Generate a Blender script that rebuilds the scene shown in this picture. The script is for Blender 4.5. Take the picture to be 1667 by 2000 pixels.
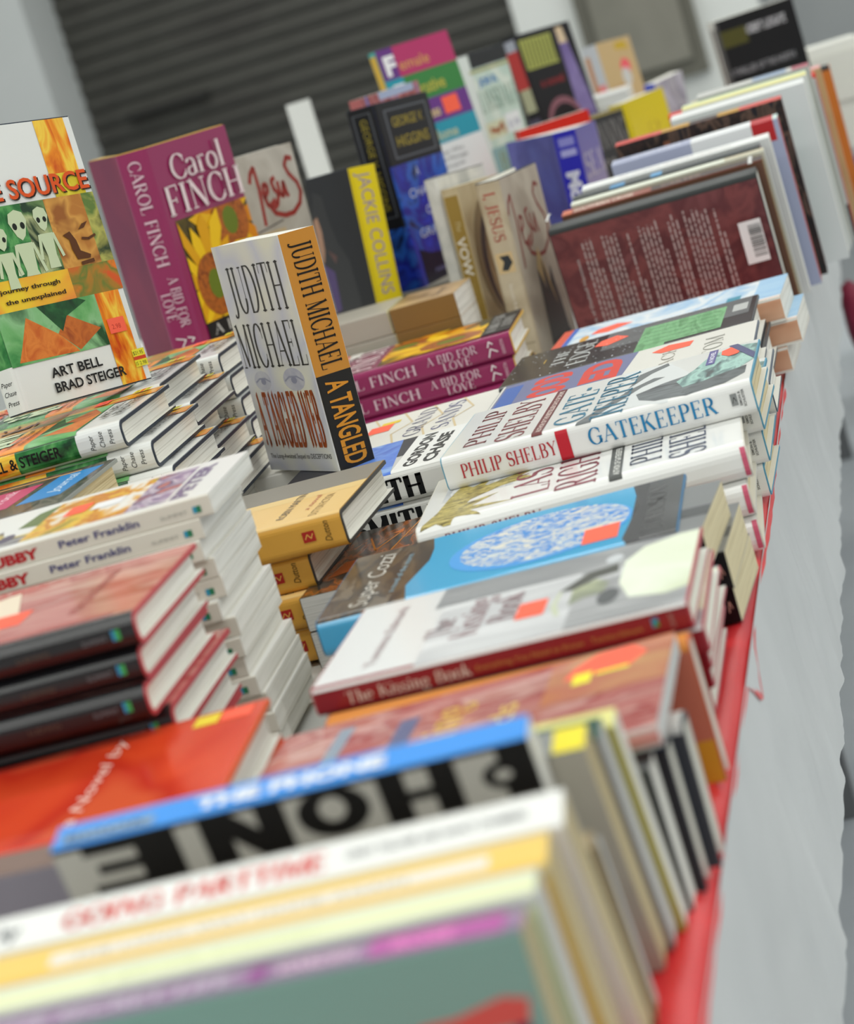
import bpy, bmesh, math, random
from mathutils import Matrix, Vector, noise
for _o in list(bpy.data.objects):
    bpy.data.objects.remove(_o, do_unlink=True)
S = bpy.context.scene
COL = S.collection
ZT = 0.74                      # height of the table top
D = math.radians

# ------------------------------------------------------------------ camera
def RX(a): return Matrix.Rotation(a, 3, 'X')
def RY(a): return Matrix.Rotation(a, 3, 'Y')
def RZ(a): return Matrix.Rotation(a, 3, 'Z')
cam = bpy.data.cameras.new('camera')
cam.sensor_fit = 'VERTICAL'; cam.sensor_height = 23.6; cam.sensor_width = 19.67
cam.lens = 4237.0 / 2000.0 * 23.6
cam.clip_start = 0.05; cam.clip_end = 60
cam.dof.use_dof = True; cam.dof.focus_distance = 1.80; cam.dof.aperture_fstop = 4.4; cam.dof.aperture_blades = 9
camo = bpy.data.objects.new('camera', cam); COL.objects.link(camo)
_R = RZ(D(14.469)) @ RX(D(90 - 11.375)) @ RZ(D(-17.2))
camo.matrix_world = Matrix.Translation((0.1599, 0.0, ZT + 0.40)) @ _R.to_4x4()
S.camera = camo
# ------------------------------------------------------------------ light
S.view_settings.view_transform = 'Standard'; S.view_settings.look = 'None'
S.view_settings.gamma = 1.0; S.view_settings.use_curve_mapping = False
S.view_settings.exposure = -0.20
S.cycles.use_denoising = True
S.cycles.max_bounces = 6
w = bpy.data.worlds.new('world'); S.world = w; w.use_nodes = True
w.node_tree.nodes['Background'].inputs[0].default_value = (0.97, 1.0, 0.975, 1)
w.node_tree.nodes['Background'].inputs[1].default_value = 0.58
def area(x, y, z, sx, sy, power, col=(0.985, 1.0, 0.955)):
    l = bpy.data.lights.new('tube_and_fill_light', 'AREA'); l.shape = 'RECTANGLE'; l.size = sx; l.size_y = sy
    l.energy = power; l.color = col
    o = bpy.data.objects.new('tube_and_fill_light', l); COL.objects.link(o); o.location = (x, y, z)
for ty in (-4.6, -2.0, 0.6, 3.2, 5.8, 8.2):
    for tx in (-2.6, -0.2, 2.2, 4.4):  # rows behind the camera and far right are added to brighten spines and skirt
        area(tx, ty, 3.55, 2.2, 0.30, 24.5)

# ------------------------------------------------------------------ materials
def lin(c):
    c = c / 255.0
    return c / 12.92 if c <= 0.04045 else ((c + 0.055) / 1.055) ** 2.4
def rgb(h):
    if isinstance(h, str):
        h = (int(h[0:2], 16), int(h[2:4], 16), int(h[4:6], 16))
    return (lin(h[0]), lin(h[1]), lin(h[2]), 1.0)
MATS = {}
def mat(h, rough=0.42, spec=0.28, name=None):
    k = ('m', h, rough, spec)
    if k in MATS: return MATS[k]
    m = bpy.data.materials.new(name or 'print_' + str(h)); m.use_nodes = True
    b = m.node_tree.nodes['Principled BSDF']
    b.inputs['Base Color'].default_value = rgb(h); b.inputs['Roughness'].default_value = rough
    b.inputs['Specular IOR Level'].default_value = spec
    MATS[k] = m; return m
def gloss(h): return mat(h, 0.2, 0.55)
def art(cols, scale=30.0, stretch=(1, 1, 1), detail=3.0, rough=0.4, dist=0.6, hard=False, spec=0.4):
    k = ('a', tuple(cols), scale, stretch, detail, rough, dist, hard, spec)
    if k in MATS: return MATS[k]
    m = bpy.data.materials.new('printed_picture'); m.use_nodes = True
    nt = m.node_tree; b = nt.nodes['Principled BSDF']; b.inputs['Roughness'].default_value = rough
    b.inputs['Specular IOR Level'].default_value = spec
    tc = nt.nodes.new('ShaderNodeTexCoord'); mp = nt.nodes.new('ShaderNodeMapping')
    mp.inputs['Scale'].default_value = stretch
    nz = nt.nodes.new('ShaderNodeTexNoise'); nz.inputs['Scale'].default_value = scale
    nz.inputs['Detail'].default_value = detail; nz.inputs['Distortion'].default_value = dist
    cr = nt.nodes.new('ShaderNodeValToRGB'); e = cr.color_ramp.elements
    n = len(cols); lo, hi = 0.34, 0.66
    e[0].position = lo; e[0].color = rgb(cols[0]); e[1].position = hi; e[1].color = rgb(cols[-1])
    for i in range(1, n - 1):
        q = e.new(lo + (hi - lo) * i / (n - 1)); q.color = rgb(cols[i])
    if hard: cr.color_ramp.interpolation = 'CONSTANT'
    nt.links.new(tc.outputs['Object'], mp.inputs['Vector']); nt.links.new(mp.outputs[0], nz.inputs['Vector'])
    nt.links.new(nz.outputs['Fac'], cr.inputs['Fac']); nt.links.new(cr.outputs['Color'], b.inputs['Base Color'])
    MATS[k] = m; return m
def M(c):
    return c if isinstance(c, bpy.types.Material) else mat(c)
def pages(h, h2): return art((h2, h, h), 1.0, (6, 6, 900), 2.0, 0.75, 0.0, False, 0.15)
PG_WHITE = pages('eeece4', 'cfccc2'); PG_CREAM = pages('e0d3ae', 'b9a983'); PG_OLD = pages('cdbd95', '93825c')
PG_GREY = pages('d2d2d0', 'a3a3a2')
STICK = mat('ff6a50', 0.6, 0.2); STICKY = mat('f1e73c', 0.6, 0.2)

# ------------------------------------------------------------------ lettering
def arc(cx, cy, rx, ry, a0, a1, n=12):
    return [(cx + rx * math.cos(D(a0 + (a1 - a0) * i / n)), cy + ry * math.sin(D(a0 + (a1 - a0) * i / n))) for i in range(n + 1)]
# serif alphabet: glyph -> (advance, strokes [(weight, points)], serif feet [(x, y, width)]); weight a = by direction, k = thick, t = thin
SER = {
'A': (.82, [('t', [(.08, 0), (.42, 1)]), ('k', [(.40, 1), (.72, 0)]), ('t', [(.2, .34), (.62, .34)])], [(.08, 0, .22), (.72, 0, .26)]),
'B': (.72, [('k', [(.16, 0), (.16, 1)]), ('a', [(.1, 1), (.36, 1)] + arc(.36, .765, .2, .235, 90, -90) + [(.16, .53)]), ('a', [(.16, .53), (.38, .53)] + arc(.38, .265, .25, .265, 90, -90) + [(.1, 0)])], []),
'C': (.78, [('a', arc(.44, .5, .36, .5, 42, 318, 20)), ('t', [(.7, .84), (.72, .66)]), ('t', [(.7, .17), (.73, .3)])], []),
'D': (.84, [('k', [(.16, 0), (.16, 1)]), ('a', [(.1, 1), (.36, 1)] + arc(.36, .5, .38, .5, 90, -90, 18) + [(.1, 0)])], []),
'E': (.68, [('k', [(.16, 0), (.16, 1)]), ('t', [(.08, 1), (.58, 1), (.58, .82)]), ('t', [(.16, .52), (.46, .52)]), ('t', [(.46, .6), (.46, .42)]), ('t', [(.08, 0), (.6, 0), (.62, .2)])], []),
'F': (.64, [('k', [(.16, 0), (.16, 1)]), ('t', [(.08, 1), (.58, 1), (.58, .8)]), ('t', [(.16, .5), (.46, .5)]), ('t', [(.46, .58), (.46, .4)])], [(.16, 0, .26)]),
'G': (.84, [('a', arc(.44, .5, .36, .5, 42, 330, 20)), ('t', [(.7, .84), (.72, .66)]), ('k', [(.7, .42), (.7, .06)])], [(.66, .42, .3)]),
'H': (.86, [('k', [(.16, 0), (.16, 1)]), ('k', [(.7, 0), (.7, 1)]), ('t', [(.16, .5), (.7, .5)])], [(.16, 0, .26), (.16, 1, .26), (.7, 0, .26), (.7, 1, .26)]),
'I': (.36, [('k', [(.18, 0), (.18, 1)])], [(.18, 0, .28), (.18, 1, .28)]),
'J': (.48, [('k', [(.3, 1), (.3, .16)]), ('a', arc(.14, .14, .16, .22, 0, -130, 8))], [(.3, 1, .28)]),
'K': (.82, [('k', [(.16, 0), (.16, 1)]), ('t', [(.2, .42), (.64, 1)]), ('k', [(.34, .58), (.7, 0)])], [(.16, 0, .26), (.16, 1, .26), (.64, 1, .22), (.72, 0, .24)]),
'L': (.66, [('k', [(.16, 0), (.16, 1)]), ('t', [(.08, 0), (.58, 0), (.61, .22)])], [(.16, 1, .26)]),
'M': (1.0, [('t', [(.14, 0), (.16, 1)]), ('k', [(.16, 1), (.48, .05)]), ('t', [(.48, .05), (.82, 1)]), ('k', [(.83, 1), (.84, 0)])], [(.14, 0, .22), (.86, 0, .26), (.12, 1, .16), (.87, 1, .16)]),
'N': (.86, [('t', [(.15, 0), (.15, 1)]), ('k', [(.15, 1), (.7, 0)]), ('t', [(.71, 0), (.71, 1)])], [(.15, 0, .22), (.1, 1, .16), (.71, 1, .22)]),
'O': (.86, [('a', arc(.43, .5, .35, .5, 0, 360, 28))], []),
'P': (.68, [('k', [(.16, 0), (.16, 1)]), ('a', [(.1, 1), (.36, 1)] + arc(.36, .74, .23, .26, 90, -90) + [(.16, .48)])], [(.16, 0, .28)]),
'Q': (.86, [('a', arc(.43, .5, .35, .5, 0, 360, 28)), ('k', [(.45, .15), (.78, -.14)])], []),
'R': (.8, [('k', [(.16, 0), (.16, 1)]), ('a', [(.1, 1), (.36, 1)] + arc(.36, .75, .22, .25, 90, -90) + [(.16, .5)]), ('k', [(.38, .5), (.7, 0)])], [(.16, 0, .26), (.73, 0, .2)]),
'S': (.64, [('a', arc(.32, .75, .23, .25, 35, 200, 12)), ('k', arc(.32, .75, .23, .25, 200, 250, 5) + arc(.32, .25, .25, .27, 70, 10, 5)), ('a', arc(.32, .25, .25, .25, 20, -150, 12)), ('t', [(.52, .9), (.53, .7)]), ('t', [(.1, .1), (.09, .3)])], []),
'T': (.74, [('k', [(.37, 0), (.37, 1)]), ('t', [(.05, .8), (.06, 1), (.68, 1), (.69, .8)])], [(.37, 0, .28)]),
'U': (.84, [('k', [(.16, 1), (.16, .3)]), ('a', arc(.42, .3, .26, .3, 180, 360, 14)), ('t', [(.68, .3), (.68, 1)])], [(.16, 1, .26), (.68, 1, .22)]),
'V': (.8, [('k', [(.1, 1), (.4, 0)]), ('t', [(.4, 0), (.7, 1)])], [(.1, 1, .26), (.7, 1, .22)]),
'W': (1.14, [('k', [(.1, 1), (.36, 0)]), ('t', [(.36, 0), (.58, 1)]), ('k', [(.56, 1), (.8, 0)]), ('t', [(.8, 0), (1.04, 1)])], [(.1, 1, .24), (.56, 1, .24), (1.04, 1, .2)]),
'X': (.8, [('k', [(.1, 1), (.7, 0)]), ('t', [(.1, 0), (.7, 1)])], [(.1, 1, .24), (.7, 1, .2), (.1, 0, .2), (.7, 0, .24)]),
'Y': (.78, [('k', [(.1, 1), (.4, .48)]), ('t', [(.7, 1), (.4, .48)]), ('k', [(.4, .5), (.4, 0)])], [(.1, 1, .24), (.7, 1, .2), (.4, 0, .26)]),
'Z': (.72, [('t', [(.1, .8), (.12, 1), (.6, 1)]), ('k', [(.58, 1), (.1, 0)]), ('t', [(.1, 0), (.62, 0), (.64, .2)])], []),
'a': (.52, [('a', arc(.22, .5, .18, .18, 160, 0, 8) + [(.4, .5), (.4, .06)]), ('a', arc(.22, .17, .17, .17, 80, 320, 12)), ('t', [(.22, .34), (.4, .38)])], [(.44, .02, .12)]),
'r': (.46, [('k', [(.15, 0), (.15, .66)]), ('a', arc(.3, .5, .15, .17, 180, 50, 6))], [(.15, 0, .24), (.1, .66, .12)]),
'o': (.58, [('a', arc(.29, .33, .23, .34, 0, 360, 20))], []),
'l': (.32, [('k', [(.16, 0), (.16, 1.1)])], [(.16, 0, .24), (.11, 1.1, .12)]),
'e': (.52, [('a', [(.06, .36), (.46, .36)] + arc(.26, .34, .2, .33, 5, 310, 16))], []),
's': (.44, [('a', arc(.21, .5, .14, .17, 40, 250, 8) + arc(.21, .17, .16, .18, 80, -150, 9))], []),
'i': (.3, [('k', [(.15, 0), (.15, .64)]), ('k', [(.15, .82), (.15, .92)])], [(.15, 0, .24), (.1, .64, .1)]),
'n': (.62, [('k', [(.15, 0), (.15, .66)]), ('a', arc(.31, .44, .16, .22, 180, 0, 8)), ('k', [(.47, .44), (.47, 0)])], [(.15, 0, .22), (.47, 0, .22)]),
'g': (.56, [('a', arc(.26, .42, .19, .22, 0, 360, 16)), ('a', arc(.26, -.12, .2, .16, 60, 400, 14)), ('t', [(.44, .6), (.54, .66)])], []),
'h': (.62, [('k', [(.15, 0), (.15, 1.05)]), ('a', arc(.31, .44, .16, .22, 180, 0, 8)), ('k', [(.47, .44), (.47, 0)])], [(.15, 0, .22), (.47, 0, .22)]),
'k': (.6, [('k', [(.15, 0), (.15, 1.05)]), ('t', [(.16, .3), (.44, .64)]), ('k', [(.27, .42), (.5, 0)])], [(.15, 0, .22), (.52, 0, .2)]),
'&': (.9, [('k', [(.7, 0), (.28, .66)]), ('a', arc(.36, .8, .13, .18, 200, -40, 10)), ('a', [(.46, .66), (.2, .46)] + arc(.28, .24, .2, .24, 110, 320, 10) + [(.66, .5)])], []),
'.': (.24, [('k', [(.12, 0), (.12, .1)])], []), ',': (.24, [('k', [(.12, .08), (.08, -.12)])], []), '-': (.4, [('k', [(.08, .4), (.32, .4)])], []),
' ': (.38, [], []),
}
def ribbon(pts, wf, out):
    for (x0, y0), (x1, y1) in zip(pts, pts[1:]):
        dx, dy = x1 - x0, y1 - y0; l = math.hypot(dx, dy)
        if l < 1e-9: continue
        h = wf(dx / l, dy / l) / 2; e = h * 0.25; ux, uy = dx / l, dy / l; nx, ny = -uy * h, ux * h
        out.append([(x0 - ux * e + nx, y0 - uy * e + ny), (x0 - ux * e - nx, y0 - uy * e - ny), (x1 + ux * e - nx, y1 + uy * e - ny), (x1 + ux * e + nx, y1 + uy * e + ny)])
def serif_polys(s, thick=.15, thin=.045, track=0.04):
    out = []; x = 0
    for ch in s:
        g = SER.get(ch) or SER.get(ch.upper()) or SER['.']
        wid = {'k': lambda a, b: thick, 't': lambda a, b: thin, 'a': lambda a, b: thin + (thick - thin) * abs(b) ** 1.4}
        for k, pts in g[1]:
            ribbon([(x + px, py) for px, py in pts], wid[k], out)
        for sx, sy, sw in g[2]:
            sgn = 1 if sy < .5 else -1; y0 = sy - sgn * 0.0; y1 = sy + sgn * thin
            out.append([(x + sx - sw / 2, y0), (x + sx + sw / 2, y0), (x + sx + sw / 2, y1), (x + sx - sw / 2, y1)])
        x += g[0] + track
    return out, x
_TXT = {}
def sans_polys(s, bold=0.0):
    k = (s, bold)
    if k not in _TXT:
        c = bpy.data.curves.new('t', 'FONT'); c.body = s; c.size = 1.0; c.offset = bold; c.resolution_u = 3
        o = bpy.data.objects.new('t', c); me = bpy.data.meshes.new_from_object(o)
        polys = [[(me.vertices[i].co.x, me.vertices[i].co.y) for i in p.vertices] for p in me.polygons]
        bpy.data.objects.remove(o); bpy.data.curves.remove(c); bpy.data.meshes.remove(me)
        _TXT[k] = polys
    return _TXT[k]
def text_polys(s, font):
    if font in ('serif', 'fat', 'fine') and any(c.islower() and c not in SER for c in s): font = 'bold' if font == 'fat' else 'sans'
    if font == 'sans': p = sans_polys(s)
    elif font == 'bold': p = sans_polys(s, 0.022)
    elif font == 'heavy': p = sans_polys(s, 0.05)
    elif font == 'ital': p = [[(x + 0.28 * y, y) for x, y in q] for q in sans_polys(s)]
    elif font == 'fat': p = serif_polys(s, .26, .1)[0]
    elif font == 'fine': p = serif_polys(s, .13, .03, .02)[0]
    else: p = serif_polys(s)[0]
    return p

# ------------------------------------------------------------------ books
BASE = {'flat': Matrix.Identity(3),
        'stand': Matrix(((0, 1, 0), (0, 0, -1), (-1, 0, 0))),
        'up': Matrix(((1, 0, 0), (0, 0, 1), (0, -1, 0)))}
PIV = {'flat': (0, 0, 0), 'stand': (1, 0, 0), 'up': (0, 1, 0)}
ARCN = 5
def profile(W, T, r, i):
    """outline of a cover in (y, z): front fore-edge, round the spine, back fore-edge; inset i"""
    r = max(r, i + 1e-4); q = r - i
    pts = [(W, T - i)]
    pts += [(r + q * math.cos(D(90 + 90 * k / ARCN)), T - r + q * math.sin(D(90 + 90 * k / ARCN))) for k in range(ARCN + 1)]
    pts += [(r + q * math.cos(D(180 + 90 * k / ARCN)), r + q * math.sin(D(180 + 90 * k / ARCN))) for k in range(ARCN + 1)]
    pts += [(W, i)]
    return pts
def clip_half(P, ax, v, keep_hi):
    out = []
    for i in range(len(P)):
        a, b = P[i - 1], P[i]
        ia, ib = ((a[ax] >= v), (b[ax] >= v)) if keep_hi else ((a[ax] <= v), (b[ax] <= v))
        if ia != ib:
            t = (v - a[ax]) / (b[ax] - a[ax]); q = [0, 0]; q[ax] = v; q[1 - ax] = a[1 - ax] + t * (b[1 - ax] - a[1 - ax]); out.append(tuple(q))
        if ib: out.append(b)
    return out
def strips(P, ax, cuts, lo, hi):
    """cut a printed shape along the bends of the cover and end it at lo and hi"""
    a, b = min(p[ax] for p in P), max(p[ax] for p in P)
    if a < lo - 1e-9: P = clip_half(P, ax, lo, True)
    if len(P) > 2 and b > hi + 1e-9: P = clip_half(P, ax, hi, False)
    res = [P]
    for c in cuts:
        nxt = []
        for Q in res:
            if len(Q) < 3: continue
            a, b = min(p[ax] for p in Q), max(p[ax] for p in Q)
            if a < c - 1e-7 and b > c + 1e-7: nxt += [clip_half(Q, ax, c, False), clip_half(Q, ax, c, True)]
            else: nxt.append(Q)
        res = nxt
    return [Q for Q in res if len(Q) > 2]
class Shape:
    """a book's measures and the way from face coordinates to its own space"""
    def __init__(s, L, W, T, base, r, fan=0.0, curl=0.0):
        s.L, s.W, s.T, s.r, s.fan, s.curl = L, W, T, r, fan, curl
        p = PIV[base]; s.off = (p[0] * L, p[1] * W, p[2] * T)
    def out(s, x, y, z):
        if s.fan: z = s.T / 2 + (z - s.T / 2) * (1 + s.fan * max(0, y) / s.W)
        if s.curl: z += s.curl * (max(0, y) / s.W) ** 2 * (1 if z > s.T * .5 else 0)
        return (x - s.off[0], y - s.off[1], z - s.off[2])
    def face(s, f, a, b, e):
        if f == 'front':
            y = a; z = s.T
            if y < s.r: z = s.T - (s.r - math.sqrt(max(0, s.r ** 2 - (s.r - y) ** 2)))
            return s.out(s.L - b, y - (e if y < s.r * .5 else 0), z + e)
        if f == 'back':
            y = s.W - a; z = 0
            if y < s.r: z = s.r - math.sqrt(max(0, s.r ** 2 - (s.r - y) ** 2))
            return s.out(s.L - b, y, z - e)
        if f == 'spine':
            z = b; y = 0; m = min(z, s.T - z)
            if m < s.r: y = s.r - math.sqrt(max(0, s.r ** 2 - (s.r - m) ** 2))
            return s.out(a, y - e, z)
        if f == 'tail':
            return s.out(s.L + e, a, b)
    def size(s, f): return (s.L, s.T) if f == 'spine' else ((s.W, s.T) if f == 'tail' else (s.W, s.L))
def obj(name, me, parent=None, label=None):
    o = bpy.data.objects.new(name, me); COL.objects.link(o)
    if parent is not None: o.parent = parent
    if label: o['label'] = label
    return o
def mesh(name, verts, faces, fm=None, mats=(), smooth=False):
    me = bpy.data.meshes.new(name); me.from_pydata(verts, [], faces)
    for m in mats: me.materials.append(m)
    if fm: me.polygons.foreach_set('material_index', fm)
    if smooth: me.polygons.foreach_set('use_smooth', [True] * len(me.polygons))
    me.update(); return me
def cover_mesh(sh, i0, i1, x0, x1, mats, wcut=0.0, nx=1):
    """U shaped cover between insets i0 and i1; mats = front, spine, back"""
    A = profile(sh.W - wcut, sh.T, sh.r, i0); B = profile(sh.W - wcut, sh.T, sh.r, i1); n = len(A)
    def sub(P):     # extra rows across the boards so that they can fan or curl
        f = [(P[0][0] + (P[1][0] - P[0][0]) * k / 6, P[0][1]) for k in range(6)]
        g = [(P[-2][0] + (P[-1][0] - P[-2][0]) * k / 6, P[-1][1]) for k in range(1, 7)]
        return f + P[1:-1] + g
    A, B = sub(A), sub(B); n = len(A)
    V = []; F = []; FM = []
    for x in (x0, x1):
        for P in (A, B):
            V += [sh.out(x, y, z) for y, z in P]
    def mi(k): return 0 if k < 6 else (2 if k >= n - 7 else 1)
    for k in range(n - 1):
        a, b = k, k + 1
        F.append((a, b, 2 * n + b, 2 * n + a)); FM.append(mi(k))
        F.append((n + b, n + a, 3 * n + a, 3 * n + b)); FM.append(3)
        F.append((b, a, n + a, n + b)); FM.append(mi(k))
        F.append((2 * n + a, 2 * n + b, 3 * n + b, 3 * n + a)); FM.append(mi(k))
    for k in (0, n - 1):
        F.append((k, 2 * n + k, 3 * n + k, n + k) if k else (n, 3 * n, 2 * n, 0)); FM.append(mi(min(k, n - 2)))
    return mesh('cover', V, F, FM, list(mats))
def block_mesh(sh, x0, x1, y0, y1, z0, z1, m):
    ny = 6; V = []; F = []
    for i in range(ny + 1):
        y = y0 + (y1 - y0) * i / ny
        V += [sh.out(x0, y, z0), sh.out(x1, y, z0), sh.out(x1, y, z1), sh.out(x0, y, z1)]
    for i in range(ny):
        a = 4 * i; b = a + 4
        for j in range(4): F.append((a + j, a + (j + 1) % 4, b + (j + 1) % 4, b + j))
    F.append((3, 2, 1, 0)); F.append((4 * ny, 4 * ny + 1, 4 * ny + 2, 4 * ny + 3))
    return mesh('page_block', V, F, None, [m])
# drawing on a face; fractions of the face's size
def R(part, f, x0, y0, x1, y1, c): return (part, f, 'poly', [(x0, y0), (x1, y0), (x1, y1), (x0, y1)], c)
def Po(part, f, pts, c): return (part, f, 'poly', pts, c)
def El(part, f, cx, cy, rx, ry, c, n=24): return (part, f, 'poly', [(cx + rx * math.cos(2 * math.pi * i / n), cy + ry * math.sin(2 * math.pi * i / n)) for i in range(n)], c)
def Tx(part, f, s, x, y, w_, h, c, font='sans', rot=0): return (part, f, 'text', (s, x, y, w_, h, font, rot), c)
def Ln(part, f, pts, wd, c): return (part, f, 'line', (pts, wd), c)
def draw_meshes(sh, draws):
    parts = {}; last = {}
    for i, (part, f, kind, data, c) in enumerate(draws):
        if part in ('colour_panel', 'price_sticker'):       # every panel and sticker is a part of its own, its lettering with it
            last.setdefault(part, None)
            if kind != 'text' or last[part] is None: last[part] = (part, i)
            parts.setdefault(last[part], []).append((i, f, kind, data, c))
        else: parts.setdefault((part, 0), []).append((i, f, kind, data, c))
    res = []
    for (part, _), items in parts.items():
        V = []; F = []; FM = []; ms = []
        for i, f, kind, data, c in items:
            m = M(c)
            if m not in ms: ms.append(m)
            fw, fh = sh.size(f); e = 0.00008 + 0.00003 * i
            if kind == 'poly': polys = [[(x * fw, y * fh) for x, y in data]]
            elif kind == 'line':
                polys = []; ribbon([(x * fw, y * fh) for x, y in data[0]], lambda a, b, q=data[1]: q * fw, polys)
            else:
                s, x, y, w_, h, font, rot = data
                P = text_polys(s, font)
                if not P: continue
                xs = [q[0] for p in P for q in p]; ys = [q[1] for p in P for q in p]
                bx, by = min(xs), (0.0 if font != 'x' else min(ys)); bw = max(xs) - bx
                cap = {'sans': .72, 'bold': .74, 'heavy': .78, 'ital': .72}.get(font, 1.0)
                if rot in (90, 270): W_, H_ = w_ * fh, h * fw
                else: W_, H_ = w_ * fw, h * fh
                ca, sa = math.cos(D(rot)), math.sin(D(rot)); polys = []
                for p in P:
                    q = []
                    for px, py in p:
                        u, v = (px - bx) / bw * W_, (py - by) / cap * H_
                        q.append((x * fw + u * ca - v * sa, y * fh + u * sa + v * ca))
                    polys.append(q)
            r = sh.r; arc_ = [r * (1 - math.cos(D(90 * k / ARCN))) for k in range(1, ARCN)] + [r]; h = .293 * r
            if f == 'spine': polys = [q for p in polys for q in strips(p, 1, arc_ + [sh.T - c_ for c_ in arc_], h, sh.T - h)]
            elif f == 'front': polys = [q for p in polys for q in strips(p, 0, arc_, h, sh.W)]
            elif f == 'back': polys = [q for p in polys for q in strips(p, 0, [sh.W - c_ for c_ in arc_], 0, sh.W - h)]
            if sh.fan or sh.curl: polys = [q for p in polys for q in strips(p, 0, [sh.W * c_ / 6 for c_ in range(1, 6)], -1, 9)] if f != 'spine' else polys
            for p in polys:
                b = len(V); V += [sh.face(f, a, d, e) for a, d in p]
                F.append(tuple(range(b, b + len(p)))); FM.append(ms.index(m))
        res.append((part, mesh(part, V, F, FM, ms)))
    return res
CACHE = {}
def book(spec, label, pos, yaw=0, lean=0, tilt=0, group=None, flipx=False):
    """one book as an Empty with cover, boards, pages and print as parts; equal specs share their meshes"""
    key = spec['key']
    if key not in CACHE:
        L, W, T = spec['dims']; base = spec['base']; hard = spec.get('hard', True)
        r = spec.get('r', min(0.006, T * .3) if hard else 0.0012)
        sh = Shape(L, W, T, base, r, spec.get('fan', 0), spec.get('curl', 0))
        fr, sp, bk = [M(c) for c in spec['cols']]; parts = []
        inner = mat('e8e6de')
        if hard:
            bd = M(spec.get('board', '2a3340'))
            parts.append(('dust_jacket' if spec.get('jacket', True) else 'cover_cloth', cover_mesh(sh, 0, .0004, 0, L, (fr, sp, bk, inner))))
            parts.append(('cover_board', cover_mesh(sh, .00042, .0033, -.0010, L + .0010, (bd, bd, bd, inner), -.0003)))
            parts.append(('page_block', block_mesh(sh, .0035, L - .0035, .004, W - .004, .0030, T - .0030, spec.get('pages', PG_WHITE))))
        else:
            parts.append(('cover', cover_mesh(sh, 0, .00035, 0, L, (fr, sp, bk, inner))))
            parts.append(('page_block', block_mesh(sh, .0004, L - .0002, .0006, W - .0006, .0004, T - .0004, spec.get('pages', PG_WHITE))))
        parts += draw_meshes(sh, spec.get('draw', []))
        CACHE[key] = parts
    b = spec['base']
    root = bpy.data.objects.new(spec.get('name') or ('hardcover_book' if spec.get('hard', True) else 'paperback_book'), None)
    root.empty_display_size = 0.02; COL.objects.link(root)
    rot = RZ(D(yaw)) @ RX(D(lean)) @ RY(D(tilt)) @ BASE[b]
    root.matrix_world = Matrix.Translation((pos[0], pos[1], pos[2] + ZT)) @ rot.to_4x4()
    root['label'] = label; root['category'] = 'book'
    if group: root['group'] = group
    jacket = None
    for n, me in CACHE[key]:
        printed = n.endswith(('lettering', 'picture', 'panel', 'logo', 'text', 'barcode_label'))    # print belongs to the jacket it is printed on
        o = obj(n, me, jacket if printed else root)
        if jacket is None: jacket = o
    return root
def sp(key, base, L, W, T, cols, draw=(), **k):
    d = dict(key=key, base=base, dims=(L, W, T), cols=cols, draw=list(draw)); d.update(k); return d
# ------------------------------------------------------------------ the room
def box_mesh(name, x0, x1, y0, y1, z0, z1, m):
    V = [(x0, y0, z0), (x1, y0, z0), (x1, y1, z0), (x0, y1, z0), (x0, y0, z1), (x1, y0, z1), (x1, y1, z1), (x0, y1, z1)]
    F = [(3, 2, 1, 0), (4, 5, 6, 7), (0, 1, 5, 4), (1, 2, 6, 5), (2, 3, 7, 6), (3, 0, 4, 7)]
    return mesh(name, V, F, None, [m])
def struct(name, me):
    o = obj(name, me); o['kind'] = 'structure'; return o
def thing(name, label, cat, loc=(0, 0, 0), group=None):
    o = bpy.data.objects.new(name, None); o.empty_display_size = .05; COL.objects.link(o); o.location = loc
    o['label'] = label; o['category'] = cat
    if group: o['group'] = group
    return o
def tag(o, label, cat, group=None):
    o['label'] = label; o['category'] = cat
    if group: o['group'] = group
    return o
WHITEWALL = art(('e2e4e0', 'e8eae6'), 1.2, rough=.8)
GREYWALL = art(('b4b8ba', 'bdc0c1'), 1.0, rough=.8)
YW = 9.8
struct('floor', box_mesh('floor', -6, 5, -7, 13, -.1, 0, art(('a4a9af', 'b2b7bc', 'aab0b5'), 2.0, rough=.55)))
# back wall with the opening of the roller shutter
struct('wall_back', box_mesh('wall_back', -1.318, -.27, YW, YW + .25, 0, 3.7, WHITEWALL))
struct('wall_far', box_mesh('wall_far', -.6, 5, YW + 1.6, YW + 1.7, 0, 3.7, GREYWALL))
struct('wall_left', box_mesh('wall_left', -6, -3.66, YW - .02, YW + .1, 0, 3.7, WHITEWALL))
struct('shaded_pillar_1', box_mesh('shaded_pillar_1', -3.66, -3.377, YW - .35, YW + .1, 0, 3.7, art(('c2c6c5', 'cacdcc'), 1.0, rough=.8)))  # shaded side of the white pillar, its shade put into a greyer colour
struct('ceiling', box_mesh('ceiling', -6, 5, -7, 13, 3.7, 3.8, mat('dededa', .9, .1)))
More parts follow.
